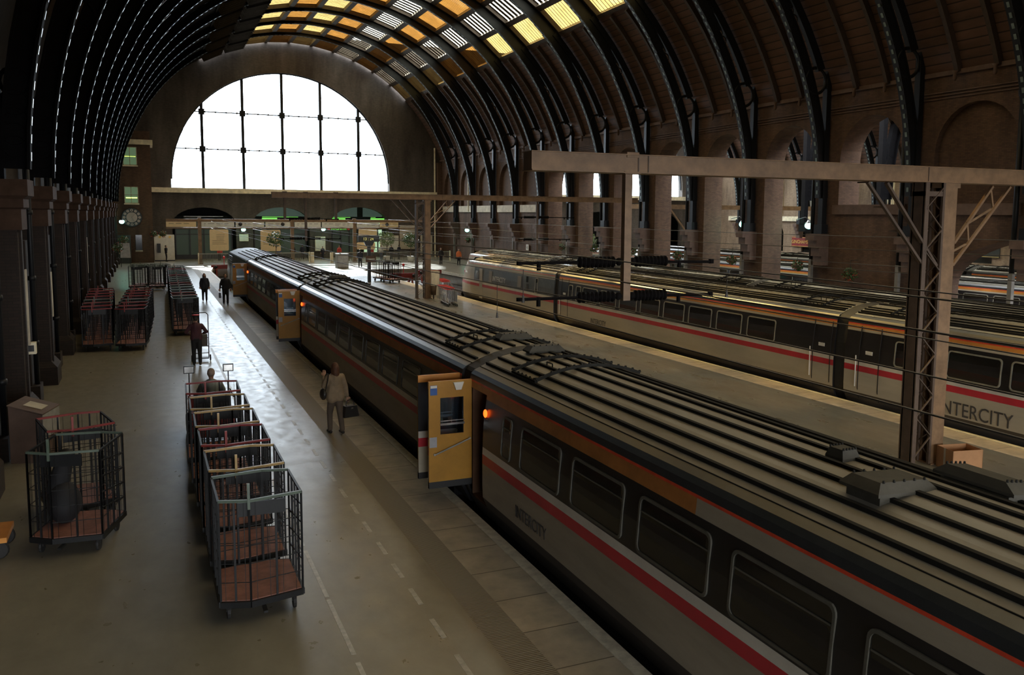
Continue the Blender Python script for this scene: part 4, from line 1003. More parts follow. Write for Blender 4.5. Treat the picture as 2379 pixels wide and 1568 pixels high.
# ---------------------------------------------------------------- people
def remesh(o, v): 
    m = o.modifiers.new('skin', 'REMESH'); m.mode = 'VOXEL'; m.voxel_size = v; m.use_smooth_shade = True
    s = o.modifiers.new('soft', 'SMOOTH'); s.factor = .5; s.iterations = 3
def hand(p, d, side, t, sc_=1.0):
    # palm, four unequal fingers, thumb from the palm's side; d = pointing direction
    d = Vector(d).normalized(); a = d.cross(Vector((0,0,1)) if abs(d.z) < .9 else Vector((0,1,0))).normalized(); b = a.cross(d)
    h = MB(); p = Vector(p); q = p + d*.085*sc_; h.caps(p, p+d*.05*sc_, .022*sc_, .034*sc_, n=8); h.caps(p+d*.03*sc_-a*.018*sc_, q-a*.024*sc_, .026*sc_, .02*sc_, n=8); h.caps(p+d*.03*sc_+a*.018*sc_, q+a*.024*sc_, .026*sc_, .02*sc_, n=8)
    for i, L in enumerate((.068,.078,.074,.058)):
        s0 = q + a*((i-1.5)*.021*sc_); m_ = s0 + d*L*.5*sc_ + b*.004; e = m_ + (d*.75+b*.65).normalized()*L*.5*sc_
        h.caps(s0, m_, .0095*sc_, .009*sc_, n=6); h.caps(m_, e, .009*sc_, .0075*sc_, n=6)
    th = p + d*.02*sc_ - a*side*.03*sc_; m_ = th - a*side*.03*sc_ + d*.03*sc_; h.caps(th, m_, .013*sc_, .011*sc_, n=6); h.caps(m_, m_+d*.03*sc_+b*.008, .011*sc_, .009*sc_, n=6)
    h.build('hand', 'skin', t, True)
def person(name_label, loc, rz, H=1.75, coat='cloth_navy', legs='cloth_black', hair='hair_dark', coat_low=.86, L=None, R=None, stride=.2, group=None, flare=1.0, long_hair=False, sit=False, shoes='leather', lean=0, fine=True, skirt=None, head_turn=0):
    # local frame: +Y is the way the person faces; L/R = (elbow, wrist) positions
    t = thing('person', name_label, 'person', loc, rz, group); k = H/1.75
    L = L or ((-.25,.02,1.16),(-.26,.06,.92)); R = R or ((.25,.02,1.16),(.26,.06,.92)); s = stride
    vox = .020 if fine else .03
    if sit: hipz = .98; kn = ((-.13,.42,1.0),(.13,.42,1.0)); an = ((-.13,.5,.58),(.13,.5,.58))
    else: hipz = .93; kn = ((-.09,s*.42+.03,.50),(.10,-s*.30+.04,.50)); an = ((-.09,s*.5,.09),(.10,-s*.62,.12 if s > .1 else .09))
    base = hipz-.93
    V = lambda p: (p[0], p[1]+lean*(p[2]-.9), p[2]+base)
    sh = [V((-.175,0,1.40)), V((.175,0,1.40))]; neck = V((0,0,1.47)); hd = V((0,.015,1.63))
    arms = [(sh[0], V(L[0]), V(L[1])), (sh[1], V(R[0]), V(R[1]))]
    # continuous body
    b = MB(); b.caps(V((0,0,.96)), V((0,.0,1.15)), .100, .095); b.caps(V((0,0,1.15)), V((0,0,1.34)), .105, .125); b.caps(sh[0], sh[1], .065, .065)
    b.caps(V((0,0,1.36)), neck, .08, .055); b.caps(neck, V((0,.01,1.56)), .052, .055)
    b.ell((hd[0],hd[1],hd[2]), (.077,.098,.118), 14, 10); b.caps(V((0,.07,1.575)), V((0,.085,1.57)), .035, .03); b.caps(V((0,.105,1.635)), V((0,.122,1.615)), .011, .016)
    for q in (-1,1): b.ell(V((q*.078,.01,1.63)), (.014,.025,.034), 8, 6)
    for a in arms: b.caps(a[0], a[1], .05, .04); b.caps(a[1], a[2], .038, .026)
    for i in (0,1):
        b.caps(V(((-.08,.08)[i],0,.93)) if not sit else ((-.1,.1)[i],0,hipz), kn[i], .085, .055); b.caps(kn[i], an[i], .052, .036)
    if not sit: pass
    o = b.build('body', 'skin', t); remesh(o, vox)
    e = MB(); 
    for q in (-1,1): e.ell(V((q*.032,.095,1.645)), (.013,.007,.008), 8, 6)
    e.build('eyes', 'leather', t, True)
    m = MB(); m.ell(V((0,.108,1.575)), (.022,.008,.006), 8, 6); m.build('mouth', 'sign_red', t, True)
    # hair
    h = MB(); c = V((0,-.012,1.655)); h.ell(c, (.088,.102,.108), 14, 9)
    if long_hair: h.caps(V((0,-.05,1.62)), V((0,-.06,1.42)), .092, .085); h.caps(V((-.06,-.02,1.6)), V((-.07,-.03,1.43)), .05, .04); h.caps(V((.06,-.02,1.6)), V((.07,-.03,1.43)), .05, .04)
    h.v = [(x, y-.03*max(0,1) if y > .07 else y, z) for x, y, z in h.v]; o = h.build('hair', hair, t, True); remesh(o, .02)
    # coat
    g = MB(); low = coat_low; g.caps(V((0,0,1.16)), V((0,0,1.35)), .150, .172); g.caps(V((-.165,0,1.385)), V((.165,0,1.385)), .083, .083); g.caps(V((0,0,1.40)), V((0,0,1.46)), .09, .066)
    g.caps(V((0,0,1.2)), V((0,0,low+.12)), .135, .135)
    for q in (-1,1): g.caps(V((q*.055,0,1.2)), V((q*.075*flare,0,low+.1)), .125, .128*flare)
    for a in arms: g.caps(a[0], a[1], .073, .060); g.caps(a[1], tuple(a[1][i]+(a[2][i]-a[1][i])*.93 for i in range(3)), .058, .045)
    o = g.build('jacket', coat, t); remesh(o, vox)
    # trousers
    g = MB(); g.caps(V((-.06,0,.95)), V((.06,0,.95)), .128, .128); g.caps(V((-.04,0,.88)), V((.04,0,.88)), .10, .10)
    for i in (0,1):
        g.caps(V(((-.08,.08)[i],0,.93)) if not sit else ((-.1,.1)[i],0,hipz), kn[i], .108, .078); g.caps(kn[i], an[i], .074, .062 if not skirt else .04)
    o = g.build('trousers', legs, t); remesh(o, vox)
    if skirt:
        g = MB(); g.lathe([(.14,1.0),(.19,.85),(.20,.52),(.19,.5)], (0,0,0), 16); g.build('skirt', skirt, t, True)
    for i in (0,1):
        f = MB(); a = an[i]; z = a[2]-.055; f.caps((a[0],a[1]-.04,z+.0), (a[0],a[1]+.15,z-.005), .042, .036, n=8); o = f.build('shoe', shoes, t, True)
    for i, a in enumerate(arms):
        d = Vector(a[2])-Vector(a[1]); hand(a[2], d, (1,-1)[i], t)
    t.scale = (k,k,k)
    return t
# woman with two bags walking away
p = person('woman in beige jacket with long red-brown hair and two black bags, walking away', (4.0,20.75,0), math.radians(10), 1.74, 'cloth_beige', 'cloth_taupe', 'hair_red', .80, L=((-.27,.05,1.18),(-.20,.20,1.40)), R=((.26,-.02,1.14),(.31,.0,.88)), stride=.28, flare=1.15, long_hair=True)
t = thing('handbag', 'large soft black handbag held in the walking woman\'s right hand', 'bag', (4.34,20.70,.40), math.radians(18))
b = MB(); b.poly([(-.20,-.09,0),(.20,-.09,0),(.15,-.07,.27),(-.15,-.07,.27)], (0,.18,0)); o = b.build('bag_body', 'leather', t); smooth_by(o)
b = MB(); b.ring((0,0,.30), .11, .012, 'y', 18, 6, sc=(1,1.05)); b.build('handle', 'leather', t, True); b = MB(); b.box((-.02,-.1,.2),(.03,-.085,.24)); b.build('clasp', 'chrome', t)
t = thing('shoulder_bag', 'black shoulder bag hanging at the walking woman\'s left side', 'bag', (3.70,20.68,.88), math.radians(10))
b = MB(); b.ell((0,0,.12), (.07,.15,.14), 12, 8); b.build('bag_body', 'leather', t, True); b = MB(); b.path([(.02,-.10,.22),(.07,-.13,.45),(.12,-.06,.60),(.10,.06,.58),(.03,.12,.25)], .014, n=6); b.build('strap', 'leather', t)
# porter with red-topped cap
p = person('porter in dark uniform and red-topped cap, pushing a tall barrow away', (1.42,32.0,0), math.radians(0), 1.75, 'cloth_maroon', 'cloth_black', 'hair_dark', .86, L=((-.33,.0,1.17),(-.22,.30,1.08)), R=((.34,.0,1.17),(.24,.30,1.08)), stride=.12)
t = thing('peaked_cap', 'red-topped peaked cap on the porter\'s head', 'cap', (1.42,32.0,1.70)); 
b = MB(); b.lathe([(.098,-.03),(.10,.035),(.13,.06)], (0,0,0), 16); b.build('band', 'cloth_black', t, True); b = MB(); b.lathe([(.13,.06),(.135,.075),(.02,.085)], (0,0,0), 18); b.build('crown', 'red_bright', t, True); b = MB(); b.poly([(-.08,.07,-.02),(.08,.07,-.02),(.05,.15,-.035),(-.05,.15,-.035)], (0,0,.01)); b.build('peak', 'leather', t)
t = thing('sack_barrow', 'tall tubular barrow with a box on it, pushed by the capped porter', 'barrow', (1.60,32.75,0), 0)
b = MB(); x0, x1 = -.26,.26; b.path([(x0,.1,.12),(x0,-.02,1.68),(x0+.07,-.03,1.76),(x1-.07,-.03,1.76),(x1,-.02,1.68),(x1,.1,.12)], .017, n=6)
for z in (.3,.55,.85,1.1): b.bar((x0,.1-.11*z/1.7,z), (x1,.1-.11*z/1.7,z), .014, n=6)
b.build('frame', 'wire', t)
b = MB(); b.box((x0,.1,.08),(x1,.42,.11)); b.build('toe_plate', 'wire', t)
b = MB(); b.box((x0+.03,.12,.55),(x1-.03,.42,.95)); b.build('load_box', 'parcel', t)
for s in (-1,1): w = MB(); w.lathe([(.11,-.02),(.12,0),(.11,.02)], (s*.31,.1,.12), 14, ax='x'); w.build('wheel', 'rubber', t)
# driver
person('grey-haired tug driver in a grey shirt, seen from behind', (1.22,20.98,0), 0, 1.75, 'cloth_grey', 'cloth_black', 'hair_grey', .90, L=((-.27,.18,1.20),(-.15,.45,1.15)), R=((.27,.18,1.20),(.15,.45,1.15)), sit=True).location.z = -.06
# walking figures
person('dark-haired woman in short black coat walking along the platform, left of two', (3.0,55.2,0), PI, 1.68, 'cloth_navy', 'cloth_black', 'hair_dark', .74, stride=.2, long_hair=True, flare=1.2, fine=False)
person('man in dark open suit walking towards the camera, right of two', (4.0,52.8,0), PI, 1.80, 'cloth_black', 'cloth_black', 'hair_dark', .80, stride=.2, fine=False, R=((.27,.0,1.15),(.30,.05,.9)))
t = thing('briefcase', 'slim dark briefcase carried by the suited walking man', 'bag', (3.68,52.75,.42)); b = MB(); b.box((-.05,-.2,0),(.05,.2,.30)); b.build('case', 'leather', t); b = MB(); b.ring((0,0,.33), .05, .01, 'x', 12, 5); b.build('handle', 'leather', t, True)
# concourse people
PP = [((19.1,85.3),0,'cloth_navy','cloth_black','hair_dark','man in dark clothes walking by the grey cabinet on the concourse',1.78,.2),
((28.3,88.0),PI,'cloth_black','cloth_black','hair_dark','man in black standing near the far right pillars beyond the tracks',1.75,0),
((29.6,86.0),PI,'cloth_hivis','cloth_navy','hair_dark','person in orange-red top beside the white train noses',1.72,.1),
((1.75,101.3),-PI/2,'cloth_black','cloth_black','hair_dark','man telephoning at the white booth wall',1.75,0),
((18.4,101.5),PI,'cloth_navy','cloth_navy','hair_dark','seated-looking person in dark clothes before the framed poster',1.5,0),
((20.2,101),PI,'cloth_red','cloth_black','hair_brown','person in reddish top to the right of the framed poster',1.6,0),
((23.6,99.5),PI,'cloth_red','cloth_navy','hair_brown','person in red top behind the second signboard post',1.65,0),
((24.6,99),0,'cloth_white','cloth_blue','hair_brown','person in pale top behind the railings, left of the big plant',1.68,0),
((25.9,99.3),PI,'cloth_black','cloth_black','hair_red','fair-haired person in black behind the railings',1.68,0),
((26.9,99.6),.5,'cloth_navy','cloth_black','hair_dark','person in navy behind the railings under the white poster',1.7,0),
((13.4,101),PI,'cloth_blue','cloth_black','hair_dark','person in blue beyond the railings gap, left side',1.7,.1),
((14.9,100.5),PI,'cloth_black','cloth_navy','hair_dark','person in black beyond the railings gap, middle',1.75,.1),
((16.2,102),0,'cloth_navy','cloth_black','hair_dark','person in navy beyond the railings gap, right side',1.72,.1),
((7.2,101.5),PI,'cloth_red','cloth_black','hair_brown','person in brick-red behind the left cream banner',1.65,0),
((11.6,101.5),PI,'cloth_black','cloth_black','hair_red','fair-haired person left of the middle cream banner',1.7,0)]
for (x, y), rz, c, l, h, lab, hh, st_ in PP: person(lab, (x,y,0), rz, hh, c, l, h, .84, stride=st_, fine=False, group='people on the concourse')
person('seated passenger in dark clothes waiting beside the parked cages', (-.55,49.8,-.4), PI, 1.72, 'cloth_black', 'cloth_black', 'hair_dark', .9, sit=True, fine=False)
t = thing('bench', 'dark bench under the waiting passenger behind the parked cages', 'bench', (-.9,50.0,0)); b = MB(); b.box((-.8,-.2,.40),(.8,.25,.46)); b.build('seat', 'bark', t)
for s in (-1,1): b = MB(); b.box((s*.6-.05,-.15,0),(s*.6+.05,.2,.4)); b.build('leg', 'black_paint', t)
# ---------------------------------------------------------------- clock tower and left corner
w = MB(); TX, TY = .55, 99.6
w.box((XL,TY,0),(TX,YE,4.0)); w.box((XL,TY,4.0),(TX,YE,13.6))
t = thing('clock_tower', 'brick corner tower with two lit windows beside the great end window', 'tower', (0,0,0)); w.build('brick_shaft', 'brick', t)
b = MB(); b.box((-2.0,TY-.25,12.2),(TX+.25,YE-.5,12.7)); b.build('cornice', 'cream', t)
for i, (z0_, z1_) in enumerate(((6.2,7.85),(10.1,11.9))):
    g = MB(); g.box((-2.0,TY-.05,z0_),(-.75,TY-.02,z1_)); o = g.build('window', 'window_lit', t); o['label'] = 'lit sash window with a green tube lamp'
    f = MB(); 
    for x in (-2.02,-1.4,-.76): f.box((x-.03,TY-.1,z0_),(x+.03,TY-.04,z1_))
    for z in (z0_,(z0_+z1_)/2,z1_): f.box((-2.02,TY-.1,z-.03),(-.73,TY-.04,z+.03))
    f.build('sash', 'stone', o); f = MB(); f.box((-2.1,TY-.22,z0_-.16),(-.66,TY,z0_-.04)); f.build('sill', 'cream', o)
    f = MB(); f.box((-1.9,TY-.085,z0_+.5 if i == 0 else z0_+.85),(-.85,TY-.055,(z0_+.58 if i == 0 else z0_+.93))); f.build('tube_lamp', 'tube_green', o)
b = MB(); b.box((-1.15,TY-.08,1.3),(-.55,TY-.02,2.9)); o = b.build('window', 'window_glass', t); b = MB(); b.box((-1.2,TY-.15,1.18),(-.5,TY,1.3)); b.build('sill', 'stone', o)
# clock
t = thing('station_clock', 'round clock with pale numeral plates on the corner tower', 'clock', (-1.42,TY-.12,4.72))
b = MB(); b.lathe([(.95,-.08),(.98,0),(.95,.08)], (0,0,0), 40, ax='y'); b.build('case', 'black_paint', t)
b = MB(); b.lathe([(.52,-.11),(.52,-.082)], (0,0,0), 32, ax='y'); b.build('centre_disc', 'clock_face', t)
for i in range(12):
    a = PI/6*i; b = MB(); b.lathe([(.14,-.10),(.14,-.084)], (.73*math.sin(a),0,.73*math.cos(a)), 14, ax='y'); o = b.build('numeral_plate', 'clock_face', t)
    b = MB(); b.bar((.64*math.sin(a),-.105,.64*math.cos(a)), (.82*math.sin(a),-.105,.82*math.cos(a)), .07, .01); b.build('numeral', 'black_paint', o)
for L_, a, w_ in ((.55,math.radians(40),.13),(.86,math.radians(152),.10)):
    b = MB(); b.bar((-.1*math.sin(a),-.12,-.1*math.cos(a)), (L_*math.sin(a),-.12,L_*math.cos(a)), w_, .01); b.build('hand', 'black_paint', t)
# platform lamps (mercury green)
def lamp_glow(label, x, y, z, br, grp='green-white platform lamps'):
    t = thing('platform_lamp', label, 'lamp', (x,y,z), 0, grp)
    b = MB(); b.ell((0,0,0), (.24,.24,.20), 14, 8); b.build('globe', 'lamp_green', t, True)
    b = MB(); b.lathe([(.05,.35),(.12,.22),(.26,.14)], (0,0,0), 14); b.build('hood', 'black_paint', t, True)
    b = MB(); b.path([(0,0,.33),(br[0]*.3,br[1]*.3,.5),(br[0],br[1],.35)], .025, n=6); b.build('arm', 'black_paint', t)
lamp_glow('green glowing lamp on bracket left of the station clock', -2.3, 95.8, 4.31, (-1.1,0))
lamp_glow('green glowing lamp over the concourse, left of two', 9.85, 102.5, 3.40, (0,1.95))
lamp_glow('green glowing lamp over the concourse, right of two', 18.7, 102.5, 3.45, (0,1.95))
lamp_glow('green glowing lamp on the arcade above the white train noses', 33.0, 93.0, 3.52, (.55,0))
for i, (x, y, z) in enumerate(((36.0,43.85,4.83),(36.0,40.8,4.79),(36.0,47.1,4.79),(36.0,62.9,4.16),(36.0,75.1,4.14))):
    lamp_glow('green lamp seen through the arcade, %s from the right' % ORD[(1,0,2,3,4)[i]], x, y, z, (-.95,0), 'green lamps beyond the arcade')
# hanging baskets
def foliage(mb, c, r, n, s, rng):
    for i in range(n):
        d = Vector((rng.gauss(0,1), rng.gauss(0,1), rng.gauss(0,1))).normalized()*(.45+.55*rng.random()); p = Vector((c[0]+d.x*r[0], c[1]+d.y*r[1], c[2]+d.z*r[2]))
        a = Vector((rng.gauss(0,1), rng.gauss(0,1), rng.gauss(0,1))).normalized()*s; b = a.cross(Vector((rng.gauss(0,1), rng.gauss(0,1), rng.gauss(0,1)))).normalized()*s*.5
        mb.add([p-a, p+b, p+a, p-b], [(0,1,2,3)])
def basket(label, x, y, z, r=.36, grp='hanging flower baskets'):
    rng = random.Random(int(x*10+y)); t = thing('hanging_basket', label, 'flower basket', (x,y,z), 0, grp)
    b = MB(); b.lathe([(.05,-.2),(.18,-.14),(.24,0)], (0,0,0), 12); b.build('bowl', 'bark', t)
    b = MB(); foliage(b, (0,0,.02), (r,r,r*.9), 170, .09, rng); b.build('leaves', 'leaf', t)
    b = MB(); foliage(b, (0,0,.0), (r*1.05,r*1.05,r), 45, .06, rng); b.build('flowers', 'flower', t); b = MB(); foliage(b, (0,0,.0), (r*1.05,r*1.05,r), 12, .05, rng); b.build('pale_flowers', 'flower_pale', t)
    b = MB(); b.bar((0,0,0), (0,0,.75), .012, n=5); s = .5 if x > 10 else -.6; b.bar((0,0,.75), (s,0,.75), .015, n=5); b.build('hanger', 'black_paint', t)
basket('flower basket on the bare brick wall right of the tall arches', 33.1, 34.3, 2.35, .42)
for i, (y, z) in enumerate(((43.35,2.6),(37.4,2.6),(49.4,2.6),(55.5,2.6),(61.6,2.6),(67.7,2.5),(92,2.4))):
    basket('flower basket on the arcade pillar, %s' % ('second from the bare wall','nearest the bare wall','third from the bare wall','fourth from the bare wall','fifth from the bare wall','sixth from the bare wall','the lone one near the end wall')[i], 33.1, y+.9, z)
basket('flower basket by the lower left clock tower corner', -2.2, 95.5, 2.5, .5); basket('flower basket on the left wall near the parked cages', -2.3, 80, 2.3, .5); basket('red flower basket above the white booth, left of two', .6, 98.9, 3.0, .4); basket('red flower basket above the white booth, right of two', 1.5, 98.9, 3.0, .4)

# ---------------------------------------------------------------- concourse sign gantry
t = thing('sign_gantry', 'long concourse gantry of white destination boards on tan posts', 'sign', (0,96,0))
for x in (4.92,14.2,20.9): b = MB(); b.box((x-.17,-.17,0),(x+.17,.17,4.75)); b.box((x-.24,-.24,0),(x+.24,.24,.12)); b.build('post', 'steel_brown', t)
b = MB(); b.box((1.75,-.1,4.35),(29.2,.25,4.62)); b.box((1.75,-.1,3.62),(29.2,.2,3.75)); b.build('rail', 'steel_brown', t)
rng = random.Random(5)
for i, (x0, x1) in enumerate(((1.75,4.6),(5.1,8.3),(8.45,11.3),(11.45,13.95),(14.45,17.2),(17.35,20.65),(21.15,23.6),(23.7,25.8))):
    b = MB(); b.box((x0,-.24,3.8),(x1,-.12,4.33)); o = b.build('board', 'sign_white' if i not in (0,7) else 'sign_cream', t)
    b = MB(); x = x0+.25
    while x < x1-.5:
        l = .15+rng.random()*.5; b.box((x,-.247,4.13),(min(x+l,x1-.1),-.241,4.17)); 
        if rng.random() < .6: b.box((x,-.247,3.98),(min(x+l*.7,x1-.1),-.241,4.01))
        x += l+.2
    b.build('small_print', 'text_dark', o)
for x in (8.9,13.2,24.5):
    b = MB(); b.lathe([(.17,-.42),(.2,-.3),(.17,-.26)], (x,0,4.1), 16, ax='y'); b.build('round_loudspeaker', 'black_paint', t, True)
def banner(label, x0, x1, z0_, z1_, y=95.7, lines=7):
    t = thing('hanging_banner', label, 'banner', (0,y,0), 0, None); b = MB(); b.poly([(p[0],0,p[1]) for p in rrect(x0,x1,z0_,z1_,.14,3)], (0,.06,0)); b.build('panel', 'sign_cream', t)
    b = MB(); rng = random.Random(int(x0))
    for i in range(lines): z = z1_-.55-i*.16; b.box((x0+.25+(.4 if i < 4 else 0),-.006,z),(x1-.2-.3*rng.random(),-.001,z+.03))
    b.build('printed_lines', 'steel_dark', t); b = MB(); b.bar(((x0+x1)/2,.03,z1_), ((x0+x1)/2,.03,3.7), .02, n=5); b.build('hanger', 'black_paint', t)
banner('cream notice banner above the railings, left of the dark locomotive', 5.85, 7.7, 1.35, 3.55); banner('cream notice banner with the plant in front of it', 10.9, 12.95, 1.25, 3.5); banner('small cream banner on the right behind the departures post', 21.3, 23.35, 2.75, 3.6, 95.7, 0); banner('lower cream banner on the right behind the departures post', 21.3, 23.35, 1.3, 2.1, 96.6, 0)
# railings
def railing(label, x0, y0, x1, y1):
    t = thing('railing', label, 'railing', (x0,y0,0), math.atan2(y1-y0, x1-x0), 'concourse railings'); L = math.hypot(x1-x0, y1-y0)
    b = MB(); b.box((0,-.03,1.02),(L,.03,1.10)); b.box((0,-.02,.12),(L,.02,.17)); n = int(L/.14)
    for i in range(n): b.box((L*i/n,-.012,.15),(L*i/n+.03,.012,1.04))
    b.build('bars', 'window_frame', t)
    for x in (0, L): b = MB(); b.box((x-.06,-.06,0),(x+.06,.06,1.15)); b.build('end_post', 'cream', t)
railing('pale railing left of the dark locomotive', 4.7, 95.3, 8.3, 95.3); railing('pale railing in the middle, behind the near train roof', 9.4, 95.3, 15.9, 95.6); railing('long railing behind the buffer stops and plant pots', 18.2, 94.6, 31.5, 94.6)
b = MB(); b.box((17.9,94.2,0),(18.15,94.5,1.1)); tag(b.build('post_box', 'cream'), 'short cream post at the open railing gap, right side', 'post'); b = MB(); b.box((16.0,95.3,0),(16.35,95.6,1.1)); tag(b.build('post_box', 'cream'), 'short cream post at the open railing gap, left side', 'post')
# white telephone booth wall
t = thing('telephone_booth', 'white-panelled telephone booth wall between tower and first arch', 'booth', (0,102.5,0))
b = MB(); b.box((.62,-.1,0),(2.65,.6,2.85)); b.build('panels', 'sign_white', t); b = MB(); b.box((.9,-.3,.9),(1.25,-.1,1.9)); b.build('telephone', 'black_paint', t); b = MB(); b.box((.62,-.16,0),(2.65,-.1,.12)); b.build('plinth', 'black_paint', t)
for x in (1.2,2.2): b = MB(); b.lathe([(.13,-.13),(.13,-.11)], (x,0,2.6), 14, ax='y'); b.build('round_badge', 'gold', t)
# shop fronts behind the end wall
def shop(label, x0, x1, sign, sm, y=105.8, lit='shop_light', zt=4.2):
    t = thing('newsagent_shop' if 'newsagent' in label else 'station_shop', label, 'shop', (0,y,0), 0, 'shops behind the concourse'); b = MB(); b.box((x0,.6,0),(x1,.7,zt)); b.build('lit_interior', lit, t)
    b = MB()
    for x in [x0+(x1-x0)*i/4 for i in range(5)]: b.box((x-.06,.35,0),(x+.06,.5,zt))
    b.box((x0,.35,2.75),(x1,.5,2.85)); b.box((x0,.3,0),(x1,.5,.5)); b.build('frame', 'black_paint', t)
    b = MB(); b.box((x0,.1,3.35),(x1,.3,4.0)); f = b.build('fascia', 'sign_dark', t)
    if sign: text('sign_lettering', sign, .42, ((x0+x1)/2-.5*len(sign)*.27,.09,3.5), (1,0,0), (0,0,1), sm, f, .006)
    b = MB(); b.box((x0+.9,.15,4.80),(x1-.9,.2,4.85)); b.build('tube_lamp', 'neon_green' if x0 > 5 else 'galv', t)
    b = MB(); b.box((x0+.9,.2,4.45),(x0+2.6,.3,4.72)); b.build('lit_board', 'neon_green' if x0 > 5 else 'sign_dark', t); b = MB(); b.box((x0,.5,4.9),(x1,.55,6.4)); b.build('fanlight', 'lunette_glow' if x0 > 5 else 'iron_soot', t)
    return t
emit('shop_dim', (.20,.30,.23), .022)
s_ = shop('newsagent shop front with green lit name, under the third arch', 19.4, 23.5, '', 'neon_green', lit='shop_dim'); text('sign_lettering', 'WHSMITH', .40, (19.75,-2.3,3.35), (1,0,0), (0,0,1), 'neon_green', s_, .01)
b = MB(); b.box((19.5,-2.2,3.2),(21.9,-2.1,3.85)); b.build('sign_board', 'sign_dark', s_)
for x in (19.45,21.75): b = MB(); b.lathe([(.17,-.13),(.17,-.11)], (x+.1,-2.12,3.5), 12, ax='y'); b.build('red_disc', 'red_bright', s_)
shop('dim shop front with green tube, under the middle arch', 11.4, 17.3, '', 'gold', lit='shop_dim'); shop('dark shop front under the first arch, beside the white booth', 2.9, 8.9, '', 'gold', lit='shop_dim')
shop('green-lit shop front at the right end of the concourse', 24.2, 26.6, '', 'gold', lit='shop_light')
t = thing('wall_sign', 'dim kiosk on the left with partly hidden white lettering', 'kiosk', (-2.6,98.6,0)); b = MB(); b.box((-.8,0,.0),(1.0,.6,2.9)); b.build('kiosk_body', 'sign_dark', t); text('lettering', 'SMITH', .42, (-.6,-.01,1.75), (1,0,0), (0,0,1), 'plastic_grey', t)
def poster(label, x0, x1, z0_, z1_, y, m='sign_white', fr='cream'):
    t = thing('poster', label, 'poster', (0,y,0)); b = MB(); b.box((x0,-.03,z0_),(x1,.03,z1_)); b.build('sheet', m, t); b = MB(); b.box((x0-.05,.0,z0_-.05),(x1+.05,.05,z1_+.05)); b.build('frame', fr, t)
poster('framed white poster between the second and third arch', 18.1, 19.2, .9, 2.5, 104.35); poster('white sheet poster right of the potted trees', 25.9, 28.1, .9, 2.6, 104.35); poster('tall pale poster in the right corner of the end wall', 28.3, 30.6, 1.0, 3.9, 104.4, 'stone', 'stone_dark'); poster('small pale notice on the brick beside the locomotive nose', 9.6, 10.5, 2.1, 2.8, 104.35)
poster('white notice board low on the right corner', 31.0, 32.4, .3, 2.6, 104.4, 'stone')
# potted trees
def potted(label, x, y, h, dark=True, grp='potted trees'):
    rng = random.Random(int(x)); t = thing('potted_tree', label, 'potted tree', (x,y,0), 0, grp)
    b = MB(); b.lathe([(.28,0),(.36,.65),(.38,.7),(.3,.7)], (0,0,0), 14); b.build('pot', 'sign_white', t, True)
    b = MB(); b.bar((0,0,.6), (.05,0,h*.62), .04, n=6); b.bar((.05,0,h*.5), (.5,.1,h*.8), .02, n=5); b.bar((.05,0,h*.5), (-.45,-.1,h*.78), .02, n=5); b.build('trunk', 'bark', t)
    b = MB(); foliage(b, (0,0,h*.78), (.95,.8,h*.26), 420, .12, rng); b.build('leaves', 'leaf' if dark else 'leaf_light', t)
potted('small tree in white pot before the middle cream banner', 12.1, 93.2, 3.3); potted('dark potted tree right of the departures post', 26.3, 92.6, 3.2); potted('pale leafy potted tree behind the departures post', 23.9, 93.6, 3.3, False); potted('pale leafy plant beyond the arcade, left of two', 43.8, 84.0, 3.3, False, 'plants beyond the arcade'); potted('pale leafy plant beyond the arcade, right of two', 46.3, 84.5, 3.3, False, 'plants beyond the arcade')
# bins, cabinet, posts
t = thing('grey_cabinet', 'upright grey metal cabinet standing on the bright concourse floor', 'cabinet', (17.2,84.8,0), math.radians(8)); b = MB(); b.box((-.55,-.35,0),(.55,.35,1.35)); b.build('body', 'bin_grey', t); b = MB(); b.box((-.58,-.38,1.35),(.58,.38,1.42)); b.build('lid', 'galv', t); b = MB(); b.box((-.5,-.36,.1),(.5,-.35,1.2)); b.build('door', 'plastic_grey', t)
t = thing('departures_post', 'black departures indicator on a tall post on the middle platform', 'sign', (15.7,67,0)); b = MB(); b.box((-.12,-.12,0),(.12,.12,3.1)); b.build('post', 'black_paint', t); b = MB(); b.box((-.85,-.18,3.12),(.8,.18,3.62)); b.build('display', 'sign_dark', t)
text('digits', '13 : 24', .30, (-.5,-.20,3.25), (1,0,0), (0,0,1), 'led_amber', t, .004)
b = MB(); b.poly([(-.4,-.1,3.12),(.4,-.1,3.12),(.25,-.1,2.8),(-.25,-.1,2.8)], (0,.2,0)); b.build('clock_box', 'black_paint', t)
b = MB(); b.box((-.3,-.2,1.55),(.5,-.14,2.05)); b.build('lower_plate', 'stone_dark', t); b = MB(); b.box((-.2,-.21,1.75),(.4,-.2,1.82)); b.build('lettering_line', 'sign_white', t)
t = thing('electrical_cabinet', 'tall cream cabinet at the foot of the distant gantry post', 'cabinet', (16.6,53.6,0)); b = MB(); b.box((-.05,0,0),(.55,.5,1.65)); b.build('body', 'stone', t); b = MB(); b.box((0,-.01,.1),(.5,0,1.55)); b.build('door', 'cream', t)
t = thing('litter_bin', 'cylindrical bin hung beside the distant gantry post', 'bin', (16.3,52.2,.25)); b = MB(); b.lathe([(.16,0),(.2,.6)], (0,0,0), 14); b.build('drum', 'bark', t, True); b = MB(); b.ring((0,0,.6), .2, .02, 'z', 16, 5); b.build('rim', 'chrome', t, True); b = MB(); b.box((-.03,-.03,-.25),(.03,.03,.05)); b.build('stand', 'black_paint', t)
